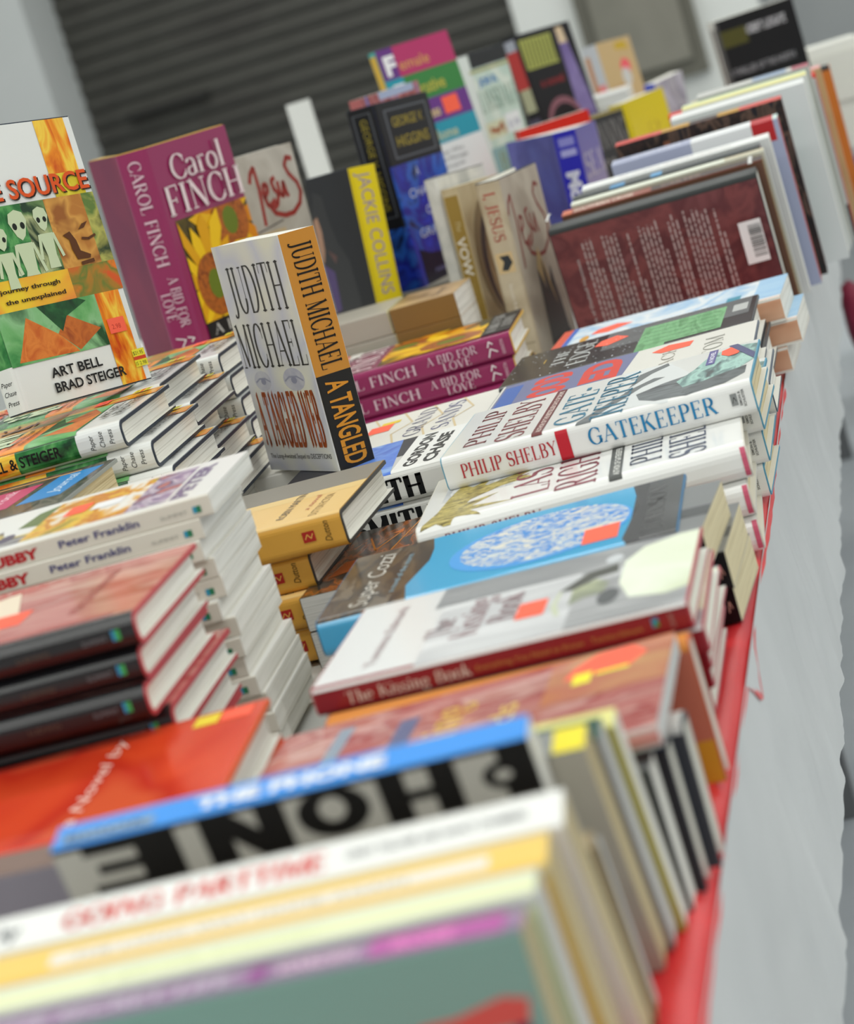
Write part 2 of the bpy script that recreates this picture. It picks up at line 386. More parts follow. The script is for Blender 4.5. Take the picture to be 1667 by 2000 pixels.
# corrugated roller shutter
V = []; F = []; nz = 0
z = 0.0; rows = []
while z < 3.5:
    for dz, dy in ((0, 0), (.012, .0), (.020, -.016), (.038, -.022), (.058, -.018), (.068, -.004)):
        rows.append((z + dz, dy))
    z += .078
for zz, dy in rows:
    V += [(-3.40, YW + .06 + dy, zz), (-1.30, YW + .06 + dy, zz)]
for i in range(len(rows) - 1):
    F.append((2 * i, 2 * i + 1, 2 * i + 3, 2 * i + 2))
sh_m = art(('413f3b', '494843', '45443f'), 2.5, (1, 1, 1), rough=.45)
sh = thing('roller_shutter', 'dark grey corrugated metal roller shutter behind the books', 'shutter', (-2.36, YW, 0))
o = obj('slat_curtain', mesh('slat_curtain', [(x + 2.36, y - YW, zz) for x, y, zz in V], F, None, [sh_m]), sh)
o = obj('lock_plate', box_mesh('lock_plate', -.83, -.42, -.012, .03, 1.26, 1.285, mat('2a2927', .5)), sh)
# olive grey electrical cabinet on the back wall
cb = thing('wall_cabinet', 'olive grey metal cabinet with a framed door on the white back wall', 'cabinet', (-.79, YW, .72))
cm_ = art(('7d7b70', '88857a', '807d72'), 2.0, rough=.4); cm2 = mat('6b695f', .45)
obj('body', box_mesh('body', -.25, .25, -.06, 0, 0, 1.9, cm2), cb)
obj('door', box_mesh('door', -.185, .195, -.085, -.06, .075, 1.85, cm_), cb)
obj('handle', box_mesh('handle', .15, .175, -.12, -.085, .8, .92, mat('44423c', .4)), cb)

# ------------------------------------------------------------------ table, cloth and plastic skirt
tb = thing('trestle_table', 'long table under the books, its top under red plastic', 'table', (-.75, 2.2, 0))
TY0, TY1 = -1.75, 2.9
obj('tabletop', box_mesh('tabletop', -.75, .735, TY0, TY1, ZT - .035, ZT - .004, mat('d4d4d0', .6)), tb)
for lx in (-.66, .6):
    for ly in (-1.5, .6, 2.7):
        obj('leg', box_mesh('leg', lx, lx + .04, ly, ly + .04, 0, ZT - .035, mat('6c6e70', .4)), tb)
t2 = thing('trestle_table', 'second table at the far end with a white skirt, jutting out to the right', 'table', (.5, 5.60, 0))
obj('tabletop', box_mesh('tabletop', -.54, .6, -.46, .5, ZT - .03, ZT - .001, mat('d4d4d0', .6)), t2)
obj('skirt', box_mesh('skirt', -.545, .605, -.466, -.461, .16, ZT - .001, art(('c6c9ca', 'd2d5d6'), 6, rough=.5)), t2)
for lx in (-.5, .54):
    for ly in (-.42, .44): obj('leg', box_mesh('leg', lx, lx + .04, ly, ly + .04, 0, ZT - .03, mat('6c6e70', .4)), t2)
def nz3(x, y, z): return noise.noise(Vector((x, y, z)))
NY = 260
def edge_x(y):       # the crumpled border of the red sheet
    return -.010 + .004 * nz3(y * 5, 1.3, 0) + .003 * nz3(y * 17, 4.1, 0)
V = []; F = []
cols = 10
for i in range(NY + 1):
    y = .45 + 4.55 * i / NY
    hang = .003 + .005 * max(0, nz3(y * 4, 0, 7)) + (.03 if 1.24 < y < 1.33 else 0) * (1 - abs(y - 1.285) / .045 if abs(y - 1.285) < .045 else 0)
    V += [(-.13, y, ZT - .0015), (-.115, y, ZT - .0015)]
    for k in range(cols):
        t = k / (cols - 1)
        x = -.10 + (.10 + edge_x(y)) * t
        zz = ZT - .0015 + .0022 * abs(nz3(x * 60, y * 9, 2)) * t + .003 * t * max(0, nz3(x * 25, y * 22, 5))
        V.append((x, y, zz))
    V.append((edge_x(y) + .005, y, ZT - .006)); V.append((edge_x(y) + .0085, y, ZT - .006 - hang))
w_ = cols + 4
for i in range(NY):
    for k in range(w_ - 1):
        a = i * w_ + k; F.append((a, a + 1, a + w_ + 1, a + w_))
tag(obj('red_tablecloth', mesh('red_tablecloth', V, F, None, [art(('d8262c', 'e0383a', 'c9222c'), 9, (1, .25, 1), rough=.32, spec=.5)], True)),
    'crumpled red plastic sheet spread over the table top under the books', 'tablecloth')
# white plastic skirt hanging from the table edge
V = []; F = []; NX = 26
NY2 = 520
for i in range(NY2 + 1):
    y = .45 + 4.5 * i / NY2
    hem = .203 + .010 * nz3(y * 2.0, 3, 1) + .0025 * nz3(y * 8, 3, 1) - .016 * max(0, (y - 1.9) / 2)
    for k in range(NX + 1):
        t = k / NX
        slant = y - .35 * t * hem
        wr = .010 * nz3(slant * 7, t * .8, 11) + .0055 * nz3(slant * 19, t * 1.6, 3) + .0022 * nz3(slant * 48, t * 2.6, 8)
        V.append((-.003 + .006 * t + .7 * wr * min(1, t * 2.2), y, ZT - .006 - hem * t))
for i in range(NY2):
    for k in range(NX):
        a = i * (NX + 1) + k; F.append((a, a + 1, a + NX + 2, a + NX + 1))
tag(obj('white_plastic_skirt', mesh('white_plastic_skirt', V, F, None, [art(('c9cbcb', 'd3d5d5'), 5, rough=.38, spec=.45)], True)),
    'wrinkled white plastic sheet hanging down from the table edge', 'table skirt')
# things on the floor further down the aisle
def blob(name, sx, sy, sz, cx, cy, cz, m, parent, sub=3):
    bm = bmesh.new(); bmesh.ops.create_icosphere(bm, subdivisions=sub, radius=1)
    for v in bm.verts:
        c = v.co.copy(); q = 3.0
        l = (abs(c.x) ** q + abs(c.y) ** q + abs(c.z) ** q) ** (1 / q)
        c = c / l; k = 1 + .10 * nz3(c.x * 2, c.y * 2, c.z * 3 + cx)
        v.co = Vector((cx + c.x * sx * k, cy + c.y * sy * k, cz + c.z * sz * k))
    me = bpy.data.meshes.new(name); bm.to_mesh(me); bm.free(); me.materials.append(m); me.polygons.foreach_set('use_smooth', [True] * len(me.polygons))
    return obj(name, me, parent)
bx = thing('tote_bag', 'blue cloth bag with white marks hanging before the second table at the right border', 'bag', (.13, 5.05, .50))
blob('bag_body', .118, .035, .085, 0, 0, .065, mat('1d4f93', .6), bx)
obj('strap', box_mesh('strap', -.05, -.035, -.004, .004, .13, .235, mat('1a427c', .6)), bx); obj('strap', box_mesh('strap', .035, .05, -.004, .004, .13, .235, mat('1a427c', .6)), bx)
blob('white_mark', .022, .006, .012, -.06, -.036, .075, mat('e8eaec', .6), bx, 2); blob('white_mark', .03, .006, .014, .04, -.036, .03, mat('e8eaec', .6), bx, 2)
rb = thing('shoulder_bag', 'dark red bag hanging below the white sheet at the far table edge', 'bag', (.010, 4.0, .400))
blob('bag_body', .020, .06, .065, 0, 0, .065, mat('7c1f38', .6), rb)
obj('strap', box_mesh('strap', -.019, -.017, -.03, -.02, .09, .325, mat('4a2030', .6)), rb); obj('strap', box_mesh('strap', -.019, -.017, .02, .03, .09, .325, mat('4a2030', .6)), rb)
# white upright of a display rack behind the standing books
ps = thing('rack_post', 'white flat metal upright rising behind the standing books', 'post', (-.877, 4.0, ZT))
obj('upright', box_mesh('upright', -.0225, .0225, -.006, .006, 0, .388, mat('dfe0dd', .5)), ps)
obj('foot_plate', box_mesh('foot_plate', -.06, .06, -.05, .05, -.002, .003, mat('dfe0dd', .5)), ps)
# ================================================================== the books
T_, P_, K_, L_, B_ = 'title_lettering', 'cover_picture', 'price_sticker', 'publisher_logo', 'colour_panel'
A_ = 'author_lettering'
# ---- the white, green and orange hardcovers (THE SOURCE)
FIRE = art(('c93c08', 'f08c1a', 'fbd24a', 'f07a12'), 32, (.5, 1.4, 1), 4, .2)
GREENP = art(('143f22', '2f7a3c', '5da35a', '2c6b38'), 38, detail=5, rough=.2)
ORANGE = art(('c9601c', 'e08232', 'c65a18'), 60, detail=4)
def source_draw():
    W = 'e9eae6'
    d = [R(B_, 'spine', .84, 0, 1, 1, W), R(P_, 'spine', .62, 0, .84, 1, GREENP), R(P_, 'spine', .40, 0, .62, 1, FIRE), R(B_, 'spine', 0, 0, .4, 1, W),
         Tx(T_, 'spine', 'BELL & STEIGER', .50, .34, .28, .40, '141512', 'bold'),
         Tx(L_, 'spine', 'Paper', .900, .22, .56, .018, '181818', 'ital', 90), Tx(L_, 'spine', 'Chase', .935, .26, .56, .018, '181818', 'ital', 90), Tx(L_, 'spine', 'Press', .970, .28, .54, .018, '181818', 'ital', 90),
         R(P_, 'front', .0, .455, .60, .715, GREENP), R(P_, 'front', .42, .455, .62, .715, art(('1c3b22', '6b8a52', 'b8c08a', '20381f'), 30, detail=5)),
         R(P_, 'front', .71, .80, .95, 1, FIRE), R(P_, 'front', .71, .715, .95, .80, art(('d8c020', 'e8d63a', 'c9a61a'), 40)),
         R(P_, 'front', .60, .455, .90, .715, art(('b9762c', 'd79b46', '9a5a1e'), 42, detail=2)), R(P_, 'front', .90, .455, 1, .715, art(('5f7a34', 'b8b45a', '2b3c1c'), 40)),
         R(P_, 'front', 0, .345, .62, .455, art(('f0b8a8', 'e8793c', 'f0a030', 'f2cf2c'), 9)), R(P_, 'front', .62, .345, 1, .455, art(('d9581c', 'b07a24', '6a7a2c', 'e8791c'), 28)),
         R(P_, 'front', 0, .155, .76, .345, art(('3d8a46', '6fb06a', '8cc088', '1f4c26'), 22, detail=5)),
         R(P_, 'front', .76, 0, .955, .345, FIRE),
         Po(P_, 'front', [(.06, .165), (.11, .215), (.20, .315), (.40, .235), (.50, .175), (.52, .158)], ORANGE), Po(P_, 'front', [(.40, .235), (.50, .295), (.73, .222), (.53, .162)], art(('a8501a', 'c86c28', '9a4616'), 60)),
         Po(P_, 'front', [(.30, .345), (.62, .345), (.68, .33), (.5, .29), (.44, .24), (.38, .285)], art(('10301a', '1c5028', '2c6c38'), 50))]
    for cx, cy, s in ((.36, .62, 1.05), (.54, .632, .85), (.20, .585, .8)):     # pale figures with big heads
        c = 'c9d6b0'
        d += [Po(P_, 'front', [(cx - .065 * s, cy + .03 * s), (cx - .05 * s, cy + .06 * s), (cx, cy + .072 * s), (cx + .05 * s, cy + .06 * s), (cx + .065 * s, cy + .03 * s), (cx + .03 * s, cy - .02 * s), (cx, cy - .035 * s), (cx - .03 * s, cy - .02 * s)], c),
              Po(P_, 'front', [(cx - .06 * s, cy - .045 * s), (cx + .06 * s, cy - .045 * s), (cx + .04 * s, cy - .14 * s), (cx + .05 * s, cy - .165), (cx - .05 * s, cy - .165), (cx - .04 * s, cy - .14 * s)], c),
              Ln(P_, 'front', [(cx - .06 * s, cy - .05 * s), (cx - .095 * s, cy - .15 * s)], .022, c), Ln(P_, 'front', [(cx + .06 * s, cy - .05 * s), (cx + .1 * s, cy - .15 * s)], .022, c),
              El(P_, 'front', cx - .028 * s, cy + .015 * s, .016 * s, .012 * s, '1a2018'), El(P_, 'front', cx + .028 * s, cy + .015 * s, .016 * s, .012 * s, '1a2018')]
    dk = '5c3312'
    d += [Po(P_, 'front', [(.66, .575), (.72, .585), (.75, .55), (.76, .51), (.83, .49), (.82, .478), (.72, .48), (.70, .52), (.70, .555)], dk), Ln(P_, 'front', [(.80, .553), (.85, .548), (.91, .558)], .014, dk),
          Po(P_, 'front', [(.79, .585), (.83, .605), (.88, .612), (.84, .59)], dk), Ln(P_, 'front', [(.74, .463), (.84, .468)], .02, dk)]
    d += [Tx(T_, 'front', 'THE SOURCE', .02, .728, .975, .072, '2a1408', 'bold'), Tx(T_, 'front', 'THE SOURCE', .01, .733, .975, .072, 'e0551c', 'bold'),
          Tx(T_, 'front', 'journey through', .07, .41, .46, .022, '2a1a10', 'fat'), Tx(T_, 'front', 'the unexplained', .09, .37, .46, .022, '2a1a10', 'fat'),
          Tx(A_, 'front', 'ART BELL', .25, .088, .40, .036, '1c1c1c', 'bold'), Tx(A_, 'front', 'BRAD STEIGER', .25, .034, .56, .036, '1c1c1c', 'bold'),
          R(K_, 'front', .785, .19, .92, .245, STICK), Tx(K_, 'front', '2.98', .81, .205, .07, .018, 'c23a2a', 'sans'),
          R(K_, 'front', .90, .05, 1.0, .115, 'f0e23c'), R(K_, 'front', .90, .075, 1.0, .088, 'd84a2a'), Tx(K_, 'front', 'IS 2.98', .905, .055, .085, .014, '5a5a20', 'sans'), Tx(K_, 'front', '$21.95', .905, .094, .08, .014, '5a5a20', 'sans')]
    return d
SRC = dict(pages=PG_WHITE, board='2e3846', draw=source_draw())
WH = gloss('e9eae6')
src_stand = dict(sp('srcS', 'stand', .2357, .1537, .0247, (WH, WH, WH)), **SRC)
src_flat = dict(sp('srcF', 'flat', .235, .155, .0225, (WH, WH, WH), r=.009), **SRC)
src_flat['r'] = .008
book(src_stand, 'white, green and orange hardcover standing on the pile of its copies at the left edge', (-.584, 1.652, .2164 + .004), 67.5, -4.7, 6.0)
def pile(spec, n, x, y, zt, yaw, labels, group=None, dx=None, dy=None, dyaw=None, zmin=0):
    """n books lying on each other, the topmost resting with its top at zt"""
    T = spec['dims'][2]
    for k in range(n):
        zz = zt - (k + 1) * T
        if zz < zmin - .001: break
        book(spec, labels[min(k, len(labels) - 1)], (x + (dx[k % len(dx)] if dx else 0), y + (dy[k % len(dy)] if dy else 0), max(zz, 0)), yaw + (dyaw[k % len(dyaw)] if dyaw else 0), group=group)
ORD = ['topmost', 'second', 'third', 'fourth', 'fifth', 'sixth', 'seventh', 'eighth', 'ninth', 'tenth', 'eleventh']
def lab(fmt, n): return [fmt % ORD[k] for k in range(n)]
g = 'white hardcovers with navy boards lying in piles'
pile(src_flat, 9, -.6959, 1.56, .2035, 2.9, lab('%s white and green hardcover down the nearest pile, in front of the standing copy', 9), g, [0, .018, .030, .024, -.14, -.14, -.14, -.14, -.14], [0, .004, .0, .003, .002, 0, .003, 0, .002])
pile(src_flat, 9, -.7200, 1.735, .2025, 3.5, lab('%s white and green hardcover down the middle pile, beneath the standing copy', 9), g, [0, .020, .004, .026, .04, .03, .03, .03, .03], [0, .003, .002, .004, 0, 0, 0, 0, 0])
pile(src_flat, 8, -.7172, 1.905, .1959, 2.3, lab('%s white and green hardcover down the pile left of the tall standing novel', 8), g, [0, .004, .008, .01, .012, .015, .018, .02], [0, .002, .001, .003, 0, 0, 0, 0])
# ---- plum sunflower romances
def sunflower(cx, cy, r, asp, n=17, c1='f2c418', c2='e0a30e'):
    d = []
    for i in range(n):
        a = 2 * math.pi * i / n; rr = r * (1 + .18 * math.sin(i * 2.3))
        d.append(Po(P_, 'front', [(cx + .35 * r * math.cos(a - .22), cy + .35 * r * math.sin(a - .22) * asp), (cx + .75 * rr * math.cos(a - .17), cy + .75 * rr * math.sin(a - .17) * asp), (cx + rr * math.cos(a), cy + rr * math.sin(a) * asp),
                                  (cx + .75 * rr * math.cos(a + .17), cy + .75 * rr * math.sin(a + .17) * asp), (cx + .35 * r * math.cos(a + .22), cy + .35 * r * math.sin(a + .22) * asp)], c1 if i % 2 else c2))
    d += [El(P_, 'front', cx, cy, r * .42, r * .42 * asp, art(('7a3a10', 'b8641c', '8a4a14'), 120)), El(P_, 'front', cx, cy, r * .17, r * .2 * asp, '6a7a22')]
    return d
def clipf(d, x0, y0, x1, y1):
    out = []
    for q in d:
        if q[2] == 'poly': q = (q[0], q[1], q[2], [(min(max(x, x0), x1), min(max(y, y0), y1)) for x, y in q[3]], q[4])
        out.append(q)
    return out
def finch_draw():
    PL = '94295c'
    d = [R(P_, 'front', .10, .14, 1, .64, art(('2a2410', '5a4a14', '1c2410'), 20)),
         ] + clipf(sunflower(.72, .56, .52, .66, 15, 'eab41a', 'd8860e'), .10, .14, 1, .64) + clipf(sunflower(.34, .30, .50, .72), .10, .14, 1, .64)
    d += [R(B_, 'front', .10, 0, 1, .14, '1b1a1c'),
          Tx(A_, 'front', 'Carol', .20, .82, .62, .115, 'ead9dc', 'serif'), Tx(A_, 'front', 'FINCH', .06, .665, .90, .135, 'ead9dc', 'serif'),
          Tx(T_, 'front', 'A BID FOR', .16, .075, .78, .048, 'c9c6c2', 'serif'), Tx(T_, 'front', 'LOVE', .34, .015, .42, .045, 'c9c6c2', 'serif'),
          Tx(A_, 'spine', 'CAROL FINCH', .045, .30, .50, .42, 'e3c3d0', 'serif'), Tx(T_, 'spine', 'A BID FOR', .60, .50, .24, .34, 'e3c3d0', 'serif'), Tx(T_, 'spine', 'LOVE', .67, .12, .13, .34, 'e3c3d0', 'serif'),
          Ln(L_, 'spine', [(.885, .2), (.90, .52), (.93, .35)], .006, 'f2e6ea'), Ln(L_, 'spine', [(.89, .6), (.90, .82), (.915, .7)], .006, 'f2e6ea'), Tx(L_, 'spine', 'KENSINGTON', .965, .2, .6, .016, 'e3c3d0', 'sans', 90),
          R(K_, 'front', .80, .80, .99, .86, 'e9e6e0'), R(K_, 'front', .82, .865, .98, .92, STICK)]
    return d
FPL = gloss('94295c')
FN = dict(board='e0b84e', pages=PG_WHITE, draw=finch_draw())
book(dict(sp('finS', 'stand', .235, .150, .033, (FPL, FPL, art(('7d2c4c', '86304f', '74284a'), 6, rough=.55, spec=.2)), fan=4.0, r=.004), **dict(FN, draw=[q for q in FN['draw'] if q[0] != K_])), 'plum sunflower romance standing half open right of the white and orange hardcover', (-.6477, 2.27, .160), 97, 1.6, -.3)
finF = dict(sp('finF', 'flat', .235, .1543, .0258, (FPL, FPL, FPL)), **FN)
pile(finF, 3, -.5094, 2.2257, .1017, 2.8, ['plum sunflower romance lying on top of its two copies', 'plum sunflower romance lying second in its pile', 'plum sunflower romance at the bottom of its pile of three'], 'plum romances lying flat', [0, -.004, .0], [0, .004, 0], zmin=.02)
# ---- the tall novel in the middle
def judith_draw():
    GOLD = gloss('c8862a'); CR = 'dddbcf'
    d = [R(B_, 'spine', 0, 0, .60, 1, GOLD), R(B_, 'spine', .60, 0, 1, 1, '23211f'), R(P_, 'back', 0, .0, 1, 1, CR), R(P_, 'back', .0, .0, 1, 1, art(('cfd0da', 'dddcd2', 'c9cad6', 'e0dfcf'), 11, detail=1, dist=.2)),
         El(P_, 'back', .24, .40, .12, .045, art(('b5b6c4', 'c9c9cf'), 60)), El(P_, 'back', .70, .40, .15, .05, art(('b0b1c1', 'c6c6cd'), 60)), Ln(P_, 'back', [(.14, .395), (.20, .41), (.28, .41), (.35, .395)], .012, '9698ac'), Ln(P_, 'back', [(.57, .395), (.64, .412), (.75, .412), (.83, .393)], .012, '9698ac'), El(P_, 'back', .25, .397, .035, .014, '8f91a6'), El(P_, 'back', .70, .397, .04, .015, '8f91a6'),
         Tx(A_, 'back', 'JUDITH', .10, .70, .80, .20, '35332f', 'fine'), Tx(A_, 'back', 'MICHAEL', .03, .46, .94, .19, '35332f', 'fine'), Tx(T_, 'back', 'A TANGLED WEB', .05, .115, .88, .225, 'a8501f', 'fat'),
         Tx(T_, 'back', 'The Long-Awaited Sequel to DECEPTIONS', .06, .055, .88, .03, '35332f', 'fine'),
         Tx(A_, 'spine', 'JUDITH MICHAEL', .045, .24, .535, .56, '1d1812', 'serif'), Tx(T_, 'spine', 'A TANGLED', .63, .22, .355, .62, 'd98f2c', 'bold')]
    return d
book(sp('jud', 'stand', .208, .1378, .0359, (gloss('dddbcf'), gloss('c8862a'), gloss('dddbcf')), judith_draw(), hard=False, pages=PG_WHITE, r=.002), 'tall novel with gold and black spine standing behind the yellow pile', (-.3576, 1.7627, .0868), 131.9, 2.9, .1)
plain = lambda key, L, W, T, c, **k: sp(key, 'flat', L, W, T, (c, c, c), **k)
# ---- GATEKEEPER and its copies
GL = gloss('ecece9')
def eng(words, f, x, y, w_, h, c, rot=0, font='serif'): return Tx(T_, f, words, x, y, w_, h, c, font, rot)
def gate_draw():
    MAR = '7a3338'; TEAL = '2f7390'
    d = [Po(P_, 'front', [(.12, .53), (.02, .30), (.0, .26), (.5, .20), (.95, .30), (1, .42), (1, .47), (.7, .40), (.4, .44)], 'd6d9d9'),
         Po(P_, 'front', [(.0, .56), (.0, .51), (.5, .37), (.62, .30), (.66, .34), (.52, .41)], '6c7072'), Po(P_, 'front', [(.55, .42), (.85, .40), (.98, .31), (.9, .30), (.8, .355)], '6c7072'),
         Po(P_, 'front', [(.06, .30), (.18, .36), (.34, .38), (.45, .30), (.52, .20), (.48, .10), (.30, .05), (.12, .06), (.04, .12), (.02, .2)], art(('4d5256', '73797c', '3a3e42'), 30, (1, 4, 1))),
         Po(P_, 'front', [(.22, .22), (.40, .25), (.60, .2), (.86, .16), (.96, .06), (.9, .0), (.5, .0), (.3, .06)], art(('8fb5ad', 'a8cfc4', '6f8f8c', '3f4a4c'), 26, (3, 1, 1))),
         Po(P_, 'front', [(.03, .20), (.15, .22), (.3, .12), (.38, .02), (.2, .02), (.06, .08)], art(('4a4f52', '5f6568', '33373a'), 34)),
         Tx(A_, 'front', 'PHILIP', .12, .865, .78, .075, MAR, 'serif'), Tx(A_, 'front', 'SHELBY', .06, .735, .90, .095, MAR, 'serif'),
         R(B_, 'front', .0, .665, 1, .70, '6a2a2a'), Tx(T_, 'front', 'AUTHOR OF THE BESTSELLER DAYS OF DRUMS', .04, .672, .92, .018, 'd8c8c0', 'bold'),
         Tx(T_, 'front', 'GATE-', .06, .535, .80, .10, TEAL, 'serif'), Tx(T_, 'front', 'KEEPER', .02, .405, .94, .105, TEAL, 'serif'),
         R(B_, 'front', .62, .135, .98, .165, '5a5492'), Tx(B_, 'front', 'A NOVEL', .66, .142, .28, .016, 'e8e6f0', 'bold'), Po(K_, 'front', [(.74, .06), (.86, .05), (.95, .09), (.9, .12), (.8, .118), (.72, .09)], STICK),
         Po(B_, 'front', [(.5, 0), (1, .10), (1, .07), (.65, 0)], '4c4f78'),
         Tx(A_, 'spine', 'PHILIP SHELBY', .055, .30, .315, .40, 'b8323c', 'serif'), R(B_, 'spine', .375, .0, .415, 1, 'c02432'), Tx(T_, 'spine', 'GATEKEEPER', .475, .30, .41, .48, '2f86b8', 'serif'),
         R(L_, 'spine', .930, .38, .950, .72, '8b8d8c'), Ln(L_, 'spine', [(.934, .45), (.94, .62), (.946, .5)], .002, '333333'), Tx(L_, 'spine', 'SIMON &', .962, .34, .42, .008, '6a6a6a', 'bold', 90), Tx(L_, 'spine', 'SCHUSTER', .974, .30, .5, .008, '6a6a6a', 'bold', 90)]
    return d
GCOL = (GL, GL, GL)
gate = sp('gate', 'flat', .242, .1634, .0268, GCOL, gate_draw(), board='4f98b4', pages=PG_CREAM)
pile(gate, 4, -.2275, 1.5876, .1075, -.3, ['white thriller with teal title and red bar on its spine, topmost', 'white thriller with teal boards second in the pile, its end jutting right', 'white thriller with teal boards third in the pile', 'white thriller at the bottom of the pile on the red sheet'], 'white thrillers with teal boards', [0, -.005, -.008, -.014], [0, .063, .066, .070], [0, -.5, .6, -.3])
# ---- LAST RIGHTS
def right_draw():
    MAR = '8a3a4a'; NV = '3c4660'
    GOLDE = art(('5e5322', '9a8a45', 'c9b96a', '6e6330'), 90, (1, 3, 1), 4)
    d = [R(P_, 'front', .45, .72, 1, .95, art(('cfd1d2', 'b4b7b9', 'e0e1e0'), 30, (4, 1, 1))),
         Po(P_, 'front', [(.02, .99), (.25, .95), (.5, .93), (.72, .90), (.62, .86), (.74, .80), (.60, .82), (.52, .78), (.44, .84), (.30, .86), (.36, .76), (.22, .84), (.12, .70), (.14, .84), (.03, .80), (.07, .88), (.0, .90), (.04, .94)], GOLDE),
         Po(P_, 'front', [(.3, .9), (.5, .9), (.66, .72), (.74, .62), (.60, .70), (.52, .66), (.48, .76)], GOLDE),
         Tx(T_, 'front', 'LAST', .12, .595, .66, .115, MAR, 'serif'), Tx(T_, 'front', 'RIGHTS', .04, .445, .92, .125, MAR, 'serif'),
         R(B_, 'front', .0, .365, 1, .405, '4c4e4c'), Tx(B_, 'front', 'AUTHOR OF GATEKEEPER', .05, .373, .55, .02, 'd9d9d4', 'bold'),
         Tx(A_, 'front', 'PHILIP', .14, .245, .72, .095, NV, 'serif'), Tx(A_, 'front', 'SHELBY', .06, .11, .88, .11, NV, 'serif'), Po(K_, 'front', [(.62, .36), (.80, .35), (.93, .27), (.78, .28), (.66, .30)], STICK),
         R(B_, 'spine', .985, .1, 1, .95, 'd0607a'), Tx(A_, 'spine', 'PHILIP SHELBY', .08, .3, .3, .4, MAR, 'serif')]
    return d
right = sp('right', 'flat', .242, .162, .0270, GCOL, right_draw(), board='d8d4c8', pages=PG_CREAM, r=.010)
pile(right, 3, -.2345, 1.480, .0810, 4.1, ['white thriller with gold eagle and maroon letters, half under the teal titled one', 'white thriller with crumpled jacket under the gold eagle cover', 'white thriller lowest under the gold eagle cover'], 'white thrillers with maroon letters', [0, -.006, -.006], [0, .008, .006], [0, -2, -1], zmin=0)
# ---- sky blue glossy hardcover, a plain swirl oval on its cover
SKY = mat('52b4e4', .16, .6)
def wave_draw():
    d = [R(P_, 'front', 0, .80, 1, 1, art(('4a4038', '6a5a48', '3a3a3c', '7a7064'), 16, (3, 1, 1), rough=.2)), Po(P_, 'front', [(0, .80), (0, .745), (.25, .77), (.6, .735), (.8, .74), (1, .76), (1, .80)], art(('4a4038', '6a5a48', '3a3a3c'), 16, (3, 1, 1), rough=.2)),
         R(P_, 'front', 0, .0, 1, .135, art(('3a3a3c', '4e4e50', '2c2c2e'), 12, rough=.2)), Po(P_, 'front', [(0, .135), (.1, .15), (.4, .135), (.6, .12), (1, .15), (1, .1), (0, .1)], '3c3c3e'),
         El(P_, 'front', .50, .40, .40, .265, '3f9ae0', 40), El(P_, 'front', .52, .39, .375, .245, art(('e9e6d8', '3f8fe0', 'dfe4df', '2f7fd8'), 34, (1, 2.4, 1), 6, .25, 2.4, True), 40),
         Tx(T_, 'front', 'Super Cozzi', .08, .865, .84, .06, 'c9c4ba', 'ital'), Tx(A_, 'front', 'a novel of the storm', .2, .80, .6, .02, '8fb0c0', 'sans'), Tx(A_, 'front', 'JOHNSON', .12, .045, .76, .05, '6a6a6a', 'fine'),
         R(K_, 'front', .16, .165, .40, .265, STICK)]
    return d
wave = sp('wave', 'flat', .240, .156, .0250, (SKY, SKY, SKY), wave_draw(), board='2f6f9a', pages=PG_WHITE, r=.006)
book(wave, 'sky blue glossy hardcover with a swirling blue oval', (-.2680, 1.298, .0525), 2.2)
wsup = plain('wsup', .075, .14, .0262, mat('3a4a5a'))
for k in range(2): book(wsup, ('upper' if k else 'lower') + ' small slate book propping the left end of the sky blue one', (-.266, 1.305, .0262 * k), 2)
